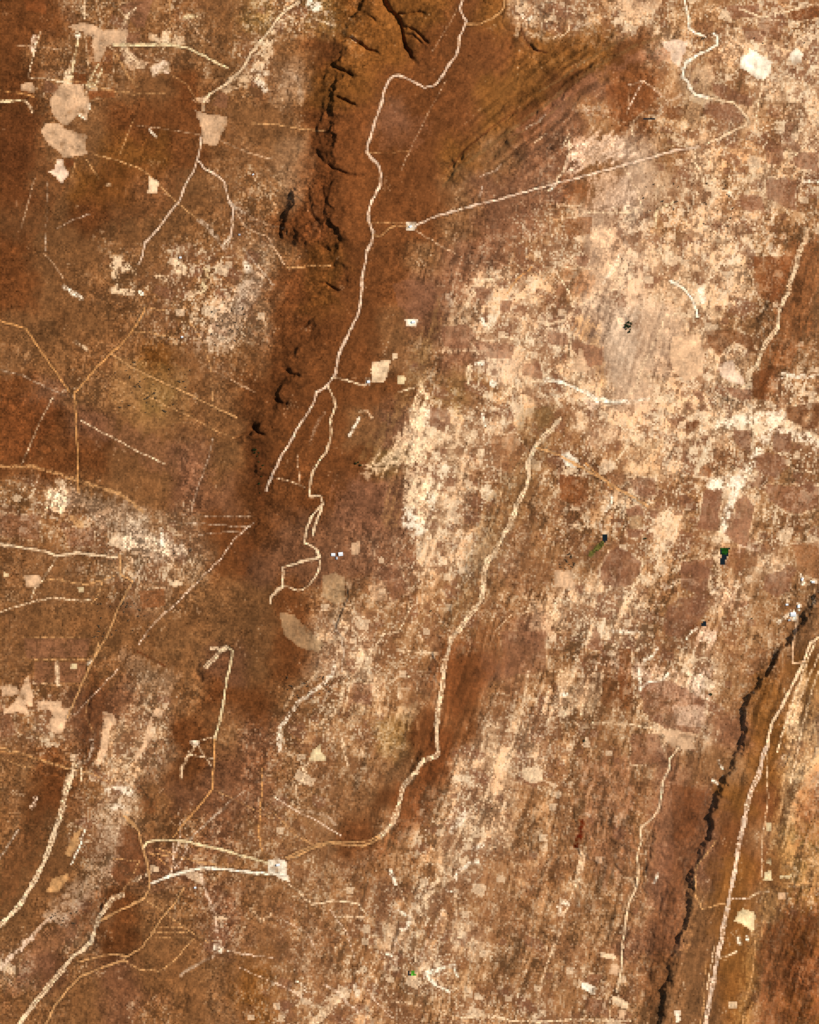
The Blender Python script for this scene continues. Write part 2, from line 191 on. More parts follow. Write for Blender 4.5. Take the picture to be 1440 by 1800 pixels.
# thin marks in the ground: width | colour | strength | course ;  colour repeated on each line
LINES = """
1.6|T|.7|241,220 300,228 352,236
2|K|.7|165,270 200,280 240,293 262,307 280,325 300,345 313,357 330,372 350,385
7|G|.8|350,385 370,403 388,428 396,440
2|T|.6|390,247 430,265 470,278 480,275
1.4|K|.6|235,210 222,240 211,270
2|K|.9|299,-4 300,60 297,75
4|C|.9|150,-4 147,30
3|Y|.9|136,50 137,62 133,90 128,115 125,145
9|W|.9|136,62 136,63
11|C|.9|120,124 118,145
7|Q|.9|61,64 58,88
2|C|.8|70,57 58,95 50,128 52,137 80,138 112,143
4|Y|1|-4,178 45,175
4|C|.8|45,175 57,195
2|O|.6|-4,158 30,162 60,168
2.6|Y|1|172,112 162,130 152,148
2.6|Y|1|180,118 172,138 163,156
12|Y|1|157,149 161,150
3|C|.9|213,50 222,30 238,14
5|C|.8|143,12 148,30
11|C|.7|280,70 297,70
14|C|.7|219,86 224,100 236,108 246,112
12|Q|.75|272,124 284,112 292,120
6|Y|.8|325,30 345,28
9|W|.8|445,125 466,128
10|W|.7|450,140 466,155
22|C|.6|400,152 430,140 455,128 470,85
16|C|.8|470,72 482,52
7|P|.9|343,173 364,176
4|W|.8|263,229 274,239
4|C|.7|184,323 193,325
2|T|.6|60,313 45,370 37,400
1.4|G|.6|82,320 80,440
2|K|.6|152,280 165,300 175,315
2|K|.5|135,275 125,310
6|G|.9|404,355 414,365 430,374
2|T|.7|415,375 430,396 450,408 470,415 485,440 500,465
2|K|.6|505,470 540,468 580,467
1.6|K|.5|645,392 716,392
1.4|K|.55|645,269 718,266
1.2|T|.45|805,15 785,50 760,90
1.2|T|.5|785,140 760,185 740,225 720,265 705,300
2|K|.7|440,216 480,218 520,224 570,230
3|C|.9|556,33 588,45
16|W|.95|545,3 560,8
10|W|.9|552,14 558,18
4|C|.9|512,12 523,4
2|T|.6|730,405 755,420 780,435 800,445
3|G|.5|1010,50 1040,40
3|C|.8|1342,140 1335,170 1332,195 1328,228 1340,235
3|C|.8|1222,262 1222,285 1232,300 1238,325 1250,330 1280,335
8|W|.8|1280,338 1290,345
3|C|.7|1025,372 1060,374 1120,372
3|Y|.9|1153,400 1153,372 1165,363 1182,356
5|W|.8|1415,318 1440,318
5|C|.7|1410,312 1408,352
3|C|.8|960,478 978,478 990,495 1002,515 1006,528
2|C|.6|978,465 1020,475 1055,470
3|C|.6|1165,570 1170,555 1190,552 1226,556
4|C|.7|960,570 990,563 1005,550 1030,530 1055,515 1085,508
8|W|.85|1232,508 1236,528
3|C|.7|1015,668 1035,690
5|C|.6|1097,702 1120,680 1125,650 1145,615 1165,572
3|C|.7|1115,750 1105,770 1100,790 1080,815
3|O|.8|1030,815 1060,842 1080,862
5|W|.9|1075,868 1076,885 1065,898
4|C|.8|990,818 995,836
12|W|.75|1335,790 1320,820 1300,840 1290,870 1280,900 1270,930
8|C|.75|1268,930 1263,960 1262,1000 1266,1035
8|W|.7|1366,665 1380,657 1400,662 1440,662
18|C|.6|1250,740 1300,745 1340,750 1380,742 1410,760 1440,775
20|W|.6|1270,742 1330,738 1372,732
18|W|.6|1340,770 1360,755 1420,770 1440,785
20|W|.75|1255,850 1280,848 1300,850
3|C|.7|590,663 615,670 640,677
5|W|.8|632,735 622,752 616,766
4|C|.6|632,724 645,722 655,735
2|T|.6|524,800 524,820 528,850
2|C|.6|488,840 515,848 535,856
4|G|.4|570,725 555,750 545,780
6|C|.85|836,492 870,492
6|C|.7|820,535 832,515 838,500
2.4|O|.8|892,515 910,490 935,470
6|W|.8|848,560 852,572
7|C|.6|780,618 820,615 850,620
9|C|.9|826,645 824,670
5|W|.9|837,638 854,638
9|W|1|867,674 868,674
3|W|.8|848,727 850,740 855,748
8|G|.7|790,518 793,538
2.6|C|.6|700,1110 675,1115 660,1135
2|C|.6|700,1110 710,1095 720,1070 735,1060
4|C|.7|703,1145 740,1148 768,1148
14|C|.5|590,1170 600,1110 590,1085
6|W|.7|587,1165 585,1185 560,1210 530,1230 510,1255 492,1280 490,1320
5|C|.65|605,1180 603,1220 595,1250 570,1265 560,1275
3|C|.8|690,1197 700,1190 720,1190
3|C|.7|700,1208 702,1228
4|C|.7|600,1300 605,1320 612,1345
4|C|.7|632,1315 640,1328
4|C|.7|508,1278 520,1282
2.4|C|.8|100,977 90,995 75,1020 60,1035 55,1050
2.4|K|.8|70,1025 90,1018 120,1022 150,1028 180,1020 200,1012
2.2|C|.7|-4,1077 50,1060 95,1050 125,1056 160,1055
3|G|.7|250,995 240,1012 233,1022
2|Q|.7|447,918 425,935 410,950 390,980 370,1000 340,1030 310,1060 270,1095 245,1132
2|K|.7|180,1022 170,1050 160,1060
12|K|.7|128,912 140,920
5|W|.9|283,930 285,958
2|K|.6|55,1158 155,1160
1.6|K|.4|40,1121 140,1121
1.6|K|.4|60,1203 150,1203
5|C|.8|100,1165 102,1204
5|W|1|154,1168 160,1162
6|K|.9|175,1130 168,1150
5|G|.8|160,1300 163,1318 156,1336 143,1342
3|D|.9|165,1322 160,1340 148,1346
2|Q|.5|210,1175 190,1195 160,1225 130,1258
2|C|.8|378,1295 345,1304 336,1304
7|W|.7|338,1306 345,1308
5|C|.8|342,1312 330,1330 320,1350 318,1366
2|C|.7|335,1328 375,1333
2|C|.6|348,1312 370,1345
3|D|.8|240,1145 265,1157 290,1172
5|C|.8|370,1141 385,1140
5|K|.75|-4,820 55,820 100,832 140,845 175,857 210,868 235,885 252,900
2|C|.75|142,738 170,755 210,775 245,795 290,815
2|C|.6|93,698 70,740 50,790 37,815
2|G|.55|375,770 365,810 350,850 335,900
1.6|K|.55|175,652 230,680 285,710 330,730 380,757 410,770
2|K|.7|235,582 265,585 300,592
7|W|.9|112,505 128,513 143,524
6|C|.8|133,602 152,614
1.6|T|.5|350,635 400,665 450,690
2|K|.7|260,540 275,543 290,545
22|C|.8|205,462 215,470
9|C|.85|225,465 236,480
9|C|.8|200,510 232,513
6|W|.9|246,513 249,515
10|C|.75|200,480 208,500
16|C|.85|312,464 318,474
7|C|.8|275,486 300,490
9|Y|.8|362,475 355,510
7|C|.7|380,470 395,475
9|W|.7|432,462 436,478
12|G|.7|440,480 430,510 420,545
12|C|.6|345,545 340,560
10|C|.6|330,520 350,510
3.6|C|.7|126,1350 113,1378 109,1400
3|C|.6|143,1350 142,1372
2.4|K|.7|262,1500 300,1505 340,1513 400,1525
6|C|.85|237,1547 250,1541 262,1536
2|K|.7|255,1582 290,1605 330,1635 365,1658 375,1655
2|K|.6|217,1688 245,1705 280,1708 305,1690 340,1650
12|W|.8|380,1668 385,1670
4|Q|.75|350,1535 362,1570 378,1610 382,1640
9|C|.7|382,1612 396,1616
4|G|.75|385,1655 375,1682 340,1700 318,1715
2.4|O|.7|460,1350 460,1390 457,1430 455,1470 461,1500
40|G|.35|215,1400 195,1440 190,1500 160,1550 110,1600
12|W|.6|190,1388 228,1392
10|W|.55|192,1418 215,1416
18|G|.5|85,1610 110,1620
10|G|.6|40,1655 20,1680 -4,1700
2.4|W|.8|148,1460 143,1480 125,1520
3|K|.8|-4,1313 40,1325 80,1340 125,1352
8|Q|.85|60,1406 57,1420
3|G|.7|-4,1512 15,1485 30,1460
2|K|.5|375,1388 420,1410 480,1440
2|Q|.6|480,1400 520,1425 560,1445 600,1470
5|G|.6|530,1425 570,1432 590,1450
1.6|K|.5|480,1430 550,1485
5|C|.8|535,1352 537,1365 527,1378
2|C|.6|522,1380 522,1400
3|C|.75|508,1555 525,1568 540,1585 550,1590 580,1585 610,1585 630,1590 640,1602
4|C|.8|590,1612 640,1613
5|W|.8|686,1532 695,1555
6|W|.7|700,1602 718,1612 718,1630 706,1636
8|C|.7|740,1607 757,1565 770,1545
5|W|.85|802,1545 806,1532 825,1518 840,1516
3|W|.8|785,1566 802,1567
9|W|.6|795,1460 810,1442 815,1432
7|W|.7|833,1492 850,1485
6|C|.7|811,1600 813,1640 800,1660
5|C|.7|730,1710 755,1695 762,1680
6|W|.85|748,1712 775,1703 800,1698 804,1716
5|W|.8|752,1716 765,1732 790,1745
5|W|.85|680,1676 688,1680
4|W|.8|520,1726 532,1732 540,1745 552,1746
3|Q|.7|570,1732 590,1742 610,1762 630,1780
8|W|.6|624,1732 628,1750
4|C|.6|690,1762 720,1763 740,1770
3|C|.7|810,1790 840,1787 870,1788 900,1795 940,1797 1000,1793 1060,1795 1108,1794
5|C|.6|440,1600 460,1620 476,1608
4|G|.6|370,1600 378,1590
2|Q|.6|400,1672 440,1680 480,1685
3|C|.5|1440,1150 1420,1195 1400,1245 1385,1290
2|C|.6|1256,1665 1248,1710 1243,1740
3|K|.7|1258,1478 1248,1492 1225,1522 1221,1545 1223,1575 1235,1598
2|K|.8|1235,1598 1255,1592 1275,1587
2|Q|.8|1288,1580 1318,1580
10|Q|.8|-4,1702 18,1682 35,1667 52,1650
5|Q|.6|52,1650 75,1625 92,1612
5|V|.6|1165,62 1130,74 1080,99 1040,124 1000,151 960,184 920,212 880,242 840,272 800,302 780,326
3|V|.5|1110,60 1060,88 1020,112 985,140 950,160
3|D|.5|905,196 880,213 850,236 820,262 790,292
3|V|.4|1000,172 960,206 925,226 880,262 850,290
6|C|.6|905,28 912,40 908,60
5|W|.7|918,26 926,34 935,30
4|C|.6|945,60 958,68 975,66
6|C|.5|925,52 935,62
3|D|.7|928,78 945,88 962,92
3|D|.6|915,50 925,70 932,78
2|C|.6|958,35 985,60 975,66
3|C|.5|1003,35 1000,55 985,66
3|G|.6|585,1090 600,1120 605,1150 600,1180
3|C|.6|620,1100 635,1130 638,1160 625,1185
4|C|.5|560,1180 540,1200 520,1210 500,1245
4|C|.55|770,1545 790,1500 810,1460 830,1420 850,1400
3|C|.5|700,1560 720,1600 735,1640 730,1690
4|C|.5|800,1560 800,1600 808,1650 795,1690
3|C|.5|1022,1500 1010,1560 1000,1590 985,1640 960,1700 945,1760
3|C|.45|870,1330 860,1380 845,1430 830,1480
3|C|.45|930,1180 920,1240 905,1300 880,1360
2|C|.8|1190,1019 1212,1019 1231,1029
4|W|.8|1250,1043 1262,1033
2|C|.6|1351,782 1372,800 1396,826
2|C|.5|1386,828 1440,829
4|C|.7|1111,744 1112,770 1100,790 1090,802
2|C|.6|1047,712 1075,735 1101,757
2|C|.5|1053,1000 1070,1030 1100,1034 1115,1027
2|Q|.6|1105,150 1130,141 1160,165 1165,170
2|Q|.6|1130,141 1105,190
3|C|.6|1375,720 1400,712 1440,705
2|C|.6|830,520 860,530 900,525 940,520
2|C|.6|880,590 920,600 960,590
3|C|.5|870,690 880,700 900,680 930,670 960,672
2|C|.6|700,690 730,680
2|C|.5|870,1110 900,1080 930,1075
3|C|.5|1055,930 1030,925 1000,922
3|C|.6|1432,1128 1412,1180 1396,1230 1377,1285 1366,1320
2.4|C|.6|1440,1178 1424,1225 1408,1290 1398,1340 1390,1380
2|Q|.5|1378,1230 1362,1262 1350,1300 1343,1330
2|C|.5|1347,1320 1350,1400 1340,1480 1338,1540
2|K|.6|1328,1650 1325,1700 1312,1760 1305,1800
2|K|.5|1350,1560 1345,1600 1338,1650
1.6|K|.5|1240,1800 1236,1740 1243,1690
1.6|K|.5|1232,1800 1238,1760
2|G|.5|0,650 40,660 90,685 115,695
2|K|.5|330,560 350,590 370,640 375,720
2|T|.5|78,446 95,465 110,488
1.6|G|.6|300,917 360,921 440,926
1.6|G|.5|320,905 380,908 445,906
1.6|G|.5|350,940 400,935 440,936
1.6|K|.6|265,1640 330,1640
1.6|K|.6|262,1650 335,1649
1.6|K|.6|268,1632 320,1631
1.6|K|.6|198,1510 240,1513
2|K|.6|245,1515 230,1545 215,1568
3|G|.6|395,1420 370,1440 340,1470 325,1490
2|G|.5|430,1390 400,1412 380,1432
2|Q|.7|318,1442 316,1475 308,1500 300,1535
2|Q|.6|305,1482 305,1510 315,1530
2|Q|.6|330,1490 320,1510 305,1528
2|K|.6|270,1490 300,1500 330,1510
2|O|.5|300,1530 280,1510 262,1500
2|K|.5|480,1430 500,1450 520,1470 545,1482
2|Q|.5|100,400 130,385 160,375
1.6|K|.5|165,1290 150,1260 155,1230
2|K|.5|0,1330 30,1345 60,1350
2|K|.6|100,1347 160,1360 200,1380
1.6|O|.5|110,1345 60,1332 0,1320
2|G|.6|430,440 455,470 480,500
2|T|.5|440,380 470,395 500,400
2|T|.5|30,80 60,80 100,86
2|K|.5|110,140 140,143 200,160 290,165
2|K|.4|350,180 330,150 300,130
2|T|.5|330,30 350,60 370,75
3|C|.5|300,55 290,70 285,90
2|T|.5|410,60 440,72 455,80
3|K|.5|205,95 222,130 240,150
2|K|.45|160,155 200,160 245,168
2|Q|.5|580,1600 610,1640 625,1690
2|Q|.5|420,1700 460,1720 500,1735 530,1755
2|Q|.5|640,1730 660,1760 690,1790
3|C|.5|600,1755 580,1780 560,1800
2|Q|.5|500,1620 540,1640 560,1680
2|Q|.45|700,1640 690,1680 700,1700
2|Q|.45|745,1720 740,1680 760,1640 780,1600
3|C|.7|1320,1576 1332,1570 1350,1567
3|C|.7|1265,1685 1280,1680 1295,1674
3|K|.7|1380,1554 1440,1553
7|W|.9|1298,1648 1300,1658
5|W|.9|1314,1645 1315,1651
8|X|.9|1023,1445 1020,1465 1014,1487
6|C|.7|1028,1492 1022,1530 1010,1558
9|W|.75|984,1592 998,1588
3|W|.7|987,1596 985,1604
6|G|.7|1028,1432 1036,1434
4|W|.8|1158,1536 1150,1552
4|W|.9|1252,1370 1262,1377
5|W|.85|1262,1337 1270,1350
4|W|.8|1206,1122 1216,1110 1226,1104
5|G|.8|1057,922 1058,934
3|C|.75|1125,1022 1128,1000 1130,985
3|C|.75|1128,1015 1113,1032 1103,1047 1096,1062
3|C|.75|1050,1000 1063,985 1072,968
6|W|.7|1080,1111 1116,1110
4|W|.8|1132,1163 1145,1155 1156,1140
5|W|.8|1124,1175 1125,1200 1126,1213
3|W|.8|1124,1212 1140,1200 1165,1196 1176,1184
5|W|.9|988,1221 998,1221
2.4|C|.7|1040,1272 1085,1272 1120,1275 1160,1282
5|W|.9|1404,1062 1404,1070
10|W|.9|1393,1078 1396,1086
4|C|.9|1385,1060 1386,1050
4|W|.7|1368,1095 1380,1085 1388,1078
6|W|.9|1408,1013 1411,1025
5|W|.9|1426,1023 1434,1023
20|C|.6|1168,905 1178,930 1182,945
6|C|.7|1180,1030 1200,1018 1225,1027
12|W|.5|1165,1030 1178,1025
22|W|.75|718,900 722,915 738,930
26|C|.6|735,790 725,840 722,880
12|W|.6|756,870 758,890
10|W|.5|750,720 752,745
20|C|.5|700,800 660,825 645,830
24|C|.45|745,770 790,775 830,772
5|W|.55|1140,700 1100,710 1060,700
5|C|.6|1246,1010 1250,1040 1256,1042
4|Q|.5|1300,980 1300,960 1330,965
9|D|.85|1218,1102 1225,1098
9|N|.8|1052,962 1044,970 1037,975
2|T|.5|1105,185 1102,200 1108,150 1130,142 1165,165
3|C|.6|1110,220 1113,240
4|G|.6|1140,190 1155,195 1175,180 1200,165
6|G|.5|1010,195 1060,190 1062,205
3|C|.6|990,255 1000,235 1003,260 990,300 975,325 965,335
3|W|.6|975,327 968,335
3|C|.5|980,360 1000,362 1022,360
2.6|C|.5|1095,290 1120,330 1130,370
4|W|.5|1090,445 1075,475 1060,500
3|C|.5|1175,470 1160,440 1162,420
3|Q|.5|845,310 870,300 880,290
3|Q|.5|842,345 848,330
3|Q|.4|925,225 945,215 960,200
3|C|.4|940,250 960,235
7|G|.3|500,120 525,140 530,175
3|C|.6|1300,15 1340,30 1380,20 1440,5
2|C|.6|1380,290 1410,260 1440,235
2|C|.6|1345,230 1375,222
6|C|.5|1425,130 1440,110
"""
# larger soft-edged tints, soil colour plus slope shading painted in beside the central ridge road: colour | strength | outline
TINTS = """
G|.4|85,850 125,855 200,870 245,900 280,935 340,965 330,985 280,985 225,985 200,940 150,905 100,880
C|.55|80,862 100,866 115,880 118,898 84,900
W|.2|215,925 250,925 280,945 340,960 340,972 290,970 250,972 215,965
V|.5|770,520 782,560 752,640 722,710 672,770 640,815 625,812 640,780 690,720 720,650 740,590
C|.55|738,680 752,720 757,760 762,800 700,822 650,834 636,828 680,790 700,755 722,730
C|.45|708,850 760,850 757,940 742,935 712,900
Q|.6|1010,250 1045,235 1085,245 1115,268 1060,290 1005,300
R|.4|995,312 1040,320 1038,358 1000,352
Q|.4|1040,310 1110,300 1120,370 1035,375
P|.35|1040,400 1085,395 1100,440 1060,480 1035,470
B|.55|990,470 1040,475 1045,500 1030,515 1000,512
G|.4|1040,530 1120,540 1115,640 1080,700 1060,640 1055,580
K|.4|1010,560 1050,570 1070,640 1065,690 1040,640 1020,590
G|.5|1075,545 1120,540 1135,600 1115,650 1090,640 1078,590
P|.3|1020,470 1085,440 1095,500 1040,525
S|.3|1410,1180 1440,1130 1440,1350 1418,1400 1400,1450 1383,1560 1352,1640 1332,1720 1312,1800 1288,1800 1318,1680 1343,1560 1362,1440 1374,1320
C|.4|1385,1250 1415,1180 1420,1210 1398,1290 1385,1310
L|.4|1380,1380 1405,1330 1408,1400 1390,1460 1375,1450
K|.2|1395,1565 1425,1560 1428,1595 1400,1598
O|.2|1385,1490 1440,1480 1440,1560 1395,1550
O|.25|1200,1630 1215,1630 1222,1660 1205,1670
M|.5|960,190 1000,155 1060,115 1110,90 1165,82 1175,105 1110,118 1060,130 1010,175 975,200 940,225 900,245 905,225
M|.3|670,190 720,190 760,215 735,260 665,262
M|.35|140,715 200,735 260,760 330,800 380,830 340,870 300,850 220,790 150,760
M|.4|590,855 650,840 700,860 700,910 640,940 590,920
R|.4|-10,690 70,700 110,720 60,800 -10,812
D|.4|130,1330 148,1230 165,1180 195,1200 185,1270 175,1320 155,1345
D|.5|235,1372 262,1395 275,1430 245,1415
D|.45|140,1572 192,1562 172,1600 150,1652 128,1625
M|.4|195,1500 240,1460 258,1500 200,1560 190,1540
M|.35|60,1640 130,1610 140,1650 60,1730 10,1760 30,1700
D|.3|60,1420 110,1360 100,1410 60,1520 20,1570 0,1590 0,1500
D|.4|770,1280 800,1290 790,1370 745,1440 700,1480 720,1420 740,1370
G|.3|450,0 0,0
L|.45|610,1243 655,1238 660,1262 615,1272
L|.4|700,1235 740,1240 730,1280 690,1265
L|.5|1205,130 1245,112 1250,145 1240,165 1215,150
L|.45|1190,212 1210,165 1240,172 1238,212 1215,225
D|.4|800,1130 840,1100 880,1100 890,1150 850,1200 800,1260 785,1230
G|.22|205,1140 260,1160 310,1185 300,1225 250,1200 215,1175
G|.15|495,95 535,110 535,180 505,170
G|.4|395,515 450,475 470,500 430,560 400,620 340,610
V|.45|690,855 700,880 690,930 670,910
D|.5|438,765 470,780 470,880 450,900 440,840
D|.4|425,940 445,935 440,1010 425,1000
Q|.3|1040,1150 1240,1190 1240,1230 1190,1240 1130,1200
Q|.5|1215,1185 1245,1180 1240,1230 1215,1225
Q|.5|1225,1110 1255,1105 1250,1130 1228,1128
P|.4|1250,1040 1310,1045 1300,1070 1255,1062
C|.3|915,1040 990,1060 1000,1110 935,1105
C|.35|975,1180 1060,1185 1050,1260 950,1260
V|.35|925,722 985,712 965,790 930,870 912,930 875,992 845,1055 805,1105 770,1112 812,1025 845,935 868,860 902,790
R|.25|780,1120 845,1060 812,1150 805,1280 785,1335 742,1342 752,1240 765,1160
R|.4|735,1350 775,1345 735,1420 705,1465 672,1500 690,1440 702,1390
R|.35|1385,420 1440,420 1430,560 1390,640 1350,700 1322,690 1350,600 1375,500
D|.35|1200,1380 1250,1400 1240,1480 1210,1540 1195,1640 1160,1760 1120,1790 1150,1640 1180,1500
M|.3|1020,1340 1110,1330 1120,1500 1060,1560 1010,1480
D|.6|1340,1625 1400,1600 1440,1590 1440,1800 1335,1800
R|.3|1400,1400 1440,1350 1440,1480 1405,1480
D|.3|-10,240 60,230 120,330 60,420 -10,430
D|.3|180,280 330,290 300,360 200,400 150,350
R|.2|545,240 600,255 580,440 520,430 500,350
R|.2|540,380 600,400 590,500 540,560 500,500
"""
# patches of scrub and soil with clear edges: colour | strength | outline
PATCHES = """
W|.8|147,182 157,180 157,192 149,190
W|.7|136,200 143,197 153,203 152,211 140,206
C|.6|262,58 276,60 275,74 263,72
C|.7|285,55 297,52 298,80 283,80
C|.6|305,58 322,66 325,78 303,76
T|.6|218,92 240,100 262,110 250,118 228,125 220,110
C|.6|262,118 285,104 298,112 300,124 280,128 268,132
R|.3|150,60 200,90 195,130 160,130
R|.5|1231,820 1259,811 1247,839 1228,836
M|.7|1237,861 1269,858 1266,893 1263,934 1225,928 1234,893
M|.65|1294,880 1313,868 1326,893 1320,925 1313,963 1288,950 1272,937 1291,912
M|.55|1348,852 1440,855 1440,893 1400,905 1350,880
B|.6|1392,956 1440,953 1440,1020 1405,1004
M|.6|1196,988 1256,982 1247,1016 1199,1008
M|.65|1101,893 1126,887 1133,906 1104,906
M|.6|1142,896 1161,899 1155,912 1144,910
L|.6|1104,909 1128,906 1130,928 1107,931
M|.5|1101,931 1126,937 1120,946 1104,942
R|.5|984,836 1035,839 1035,880 1016,893 984,874
T|.4|1031,760 1082,744 1085,766 1066,782 1038,785
M|.45|1107,842 1152,839 1155,868 1117,871
Q|.6|1244,1108 1263,1111 1259,1130 1237,1124
M|.55|1050,1099 1060,1143 1031,1140
R|.4|1065,150 1130,140 1165,165 1110,215 1070,205
T|.6|1085,-2 1165,-2 1165,10 1140,20 1110,30 1090,25
M|.6|1275,10 1335,8 1332,30 1288,33
R|.5|1380,15 1440,10 1440,30 1390,35
M|.6|1305,45 1350,55 1340,75 1310,65
M|.5|1345,255 1380,262 1375,290 1350,285
M|.6|1395,270 1440,265 1440,300 1400,295
M|.6|1300,340 1340,345 1345,370 1305,370
M|.55|1345,315 1400,315 1400,370 1350,350
R|.4|990,385 1040,380 1040,410 1000,420
M|.6|1010,450 1038,450 1030,470 1015,465
M|.5|975,500 1000,495 995,520 978,520
M|.6|1005,595 1035,605 1060,612 1060,640 1030,645 1005,612
M|.55|960,580 995,585 1000,608 965,605
D|.5|1240,580 1290,580 1320,590 1330,620 1290,600 1265,625 1245,605
R|.5|1325,450 1395,450 1372,535 1330,520
M|.6|1275,680 1320,683 1320,705 1290,700
K|.25|1090,780 1170,770 1160,840 1080,830
M|.5|775,575 820,570 840,590 815,615 780,610
M|.6|882,528 900,530 898,550 878,548
M|.5|917,640 950,635 955,665 920,660
V|.6|940,720 965,712 975,735 945,760
M|.5|1100,930 1130,930 1128,945 1105,945
M|.5|1125,1200 1180,1195 1240,1232 1230,1290 1170,1280 1130,1250
M|.5|1110,1290 1160,1290 1170,1340 1110,1345
D|.35|1060,1180 1100,1190 1090,1250 1060,1240
R|.4|1088,1140 1110,1140 1112,1250 1090,1250
Q|.4|1180,1240 1240,1240 1240,1280 1190,1275
S|.18|200,625 330,645 335,735 250,765 190,700
M|.6|210,12 240,-2 268,-2 255,48 240,50
R|.6|40,-2 78,-2 80,24 45,18
R|.7|127,125 152,130 150,147 128,147
R|.7|152,160 202,156 200,170 156,172
D|.9|120,183 137,184 137,192 122,190
D|.9|113,280 132,280 130,292 117,294
D|.35|-2,195 85,200 60,240 60,300 -2,310
M|.5|385,158 402,170 398,190 372,185
M|.5|42,1122 160,1123 150,1156 46,1157
M|.45|60,1162 150,1165 148,1200 60,1200
M|.4|-2,905 70,905 70,950 -2,942
M|.4|110,930 165,925 165,960 120,960
R|.5|245,1040 290,1035 290,1065 250,1070
D|.55|212,1448 245,1458 256,1530 215,1562 194,1535
M|.4|0,1240 20,1262 30,1290 0,1300
C|.5|600,1755 560,1800 540,1800 590,1750
M|.55|222,57 247,57 246,77 222,77
M|.5|196,58 215,60 212,72 198,74
M|.45|690,500 720,490 760,500 770,540 740,560 700,540
Q|.5|1020,700 1040,690 1060,712 1040,722
B|.5|862,770 905,760 925,790 900,830 870,820
M|.4|880,1110 960,1110 960,1180 890,1190
M|.4|620,1200 655,1205 650,1238 610,1236
M|.4|665,1000 700,990 720,1040 690,1060
T|.5|648,1030 680,1020 680,1055 655,1058
M|.5|835,600 905,605 900,630 840,628
M|.4|1330,30 1380,40 1370,70 1340,60
T|.5|1220,120 1250,112 1260,140 1235,150
D|.4|1180,1380 1240,1390 1220,1470 1185,1480
M|.4|1140,1480 1190,1480 1170,1600 1135,1590
M|.5|1060,1715 1040,1712 1020,1725 1050,1735
M|.5|1030,1752 1070,1760 1072,1788 1030,1785
"""
# cuestas: height m | face width px | back slope length px | crest line (the steep face looks west)
SCARPS = """
32|8|420|720,-420 690,-200 650,-60 640,-20 625,15 612,45 604,70 602,85 598,97 589,112 592,125 583,142 586,165 582,185 587,205 582,228 588,238 584,250 574,262 566,275 566,292 572,305 572,318 574,345 578,375 590,400 596,425 578,440 590,460 600,480 566,497 570,520 552,548 545,575 520,600 505,635 512,655 488,680 484,702 448,722 442,742 432,768 452,800 456,835 462,870 456,900 440,940 434,985 424,1040 410,1100
34|8|40|520,318 508,340 500,365 496,392 490,430
20|6|60|545,300 540,340 555,380 548,415 560,440
38|9|150|1480,970 1450,1030 1437,1045 1424,1068 1400,1110 1370,1150 1337,1192 1325,1222 1314,1247 1309,1272 1299,1302 1289,1332 1282,1352 1270,1380 1256,1402 1254,1432 1246,1462 1232,1492 1216,1530 1213,1560 1205,1592 1203,1612 1191,1650 1177,1682 1173,1720 1167,1745 1157,1775 1150,1800 1140,1850 1120,1950
14|8|60|600,40 578,100 566,160 560,230 548,270
12|6|60|640,1000 600,1080 560,1160 520,1240
12|8|50|905,800 880,870 850,930 820,990 800,1060 770,1120 758,1200 752,1300 700,1390
10|6|40|1360,470 1340,540 1320,600
24|8|60|770,320 800,285 830,255 870,228 905,200 940,185 975,160 1020,127 1070,97 1130,62
10|5|40|790,290 820,262 850,238 885,212 915,196
10|5|40|930,240 965,215 1000,192 1035,160 1065,135
8|5|30|820,310 850,290 890,262 930,236
16|6|30|205,1560 188,1590 172,1612 150,1650
12|6|40|138,1360 150,1300 160,1230 172,1190
9|6|40|232,1370 262,1400 280,1430
10|5|30|1150,1440 1140,1500 1130,1560
10|6|30|1180,1540 1165,1600 1150,1680 1135,1740
"""
# gullies: depth m | half width px | line
GULLIES = """
20|36|662,-40 672,5 685,18 695,30 702,42 705,60 711,80 720,95
40|4.5|668,-30 672,5 685,18 695,30 702,42 705,60 711,80 720,95 730,112
24|3|690,25 705,24 720,23 735,22 748,27
24|3|704,46 722,49 738,58 752,76
18|3|708,58 728,63 745,80
18|3|632,18 648,28 662,38
30|3.2|600,66 618,68 632,72 642,80 652,88 664,94
34|3.6|586,112 597,120 608,126 620,134
34|3.4|590,168 602,172 612,177 624,184
26|3.2|572,288 585,294 600,302 616,306
10|2|616,306 640,306
22|3.4|560,498 578,500 590,507 598,512
20|3|560,435 580,440 600,436
20|4|500,645 512,655 528,662
20|3.6|478,700 492,708 507,711
24|4|438,744 452,758 464,762
14|3|925,78 938,88 958,93
12|3|940,105 950,112
14|4|555,265 566,285
12|4|568,322 568,350
12|4|500,352 494,385 492,420
10|3|540,330 545,370 560,400
16|4|350,1168 345,1180 352,1194 344,1200
8|3|900,170 925,165 943,158
7|3|780,320 800,295 820,275
9|3|958,153 1000,133 1050,103 1090,82
7|3|1085,560 1100,562
"""
ROUGH = """
1060,1480,110,110,2.2
300,1760,200,60,2.4
925,55,60,60,2.6
570,300,60,120,1.0
1060,1540,130,140,1.2
1400,1710,60,120,3.4
620,60,130,80,1.2
540,380,60,130,1.8
950,60,130,90,1.2
860,260,120,90,1.2
1150,1650,60,160,1.5
380,1340,70,140,1.1
1380,1500,60,200,1.2
600,1640,160,110,1.1
480,700,60,90,1.2
"""


def pts(s):
    return np.array([[float(v) for v in p.split(',')] for p in s.split()])


def rows(block):
    return [l.split('|') for l in block.strip().splitlines()]


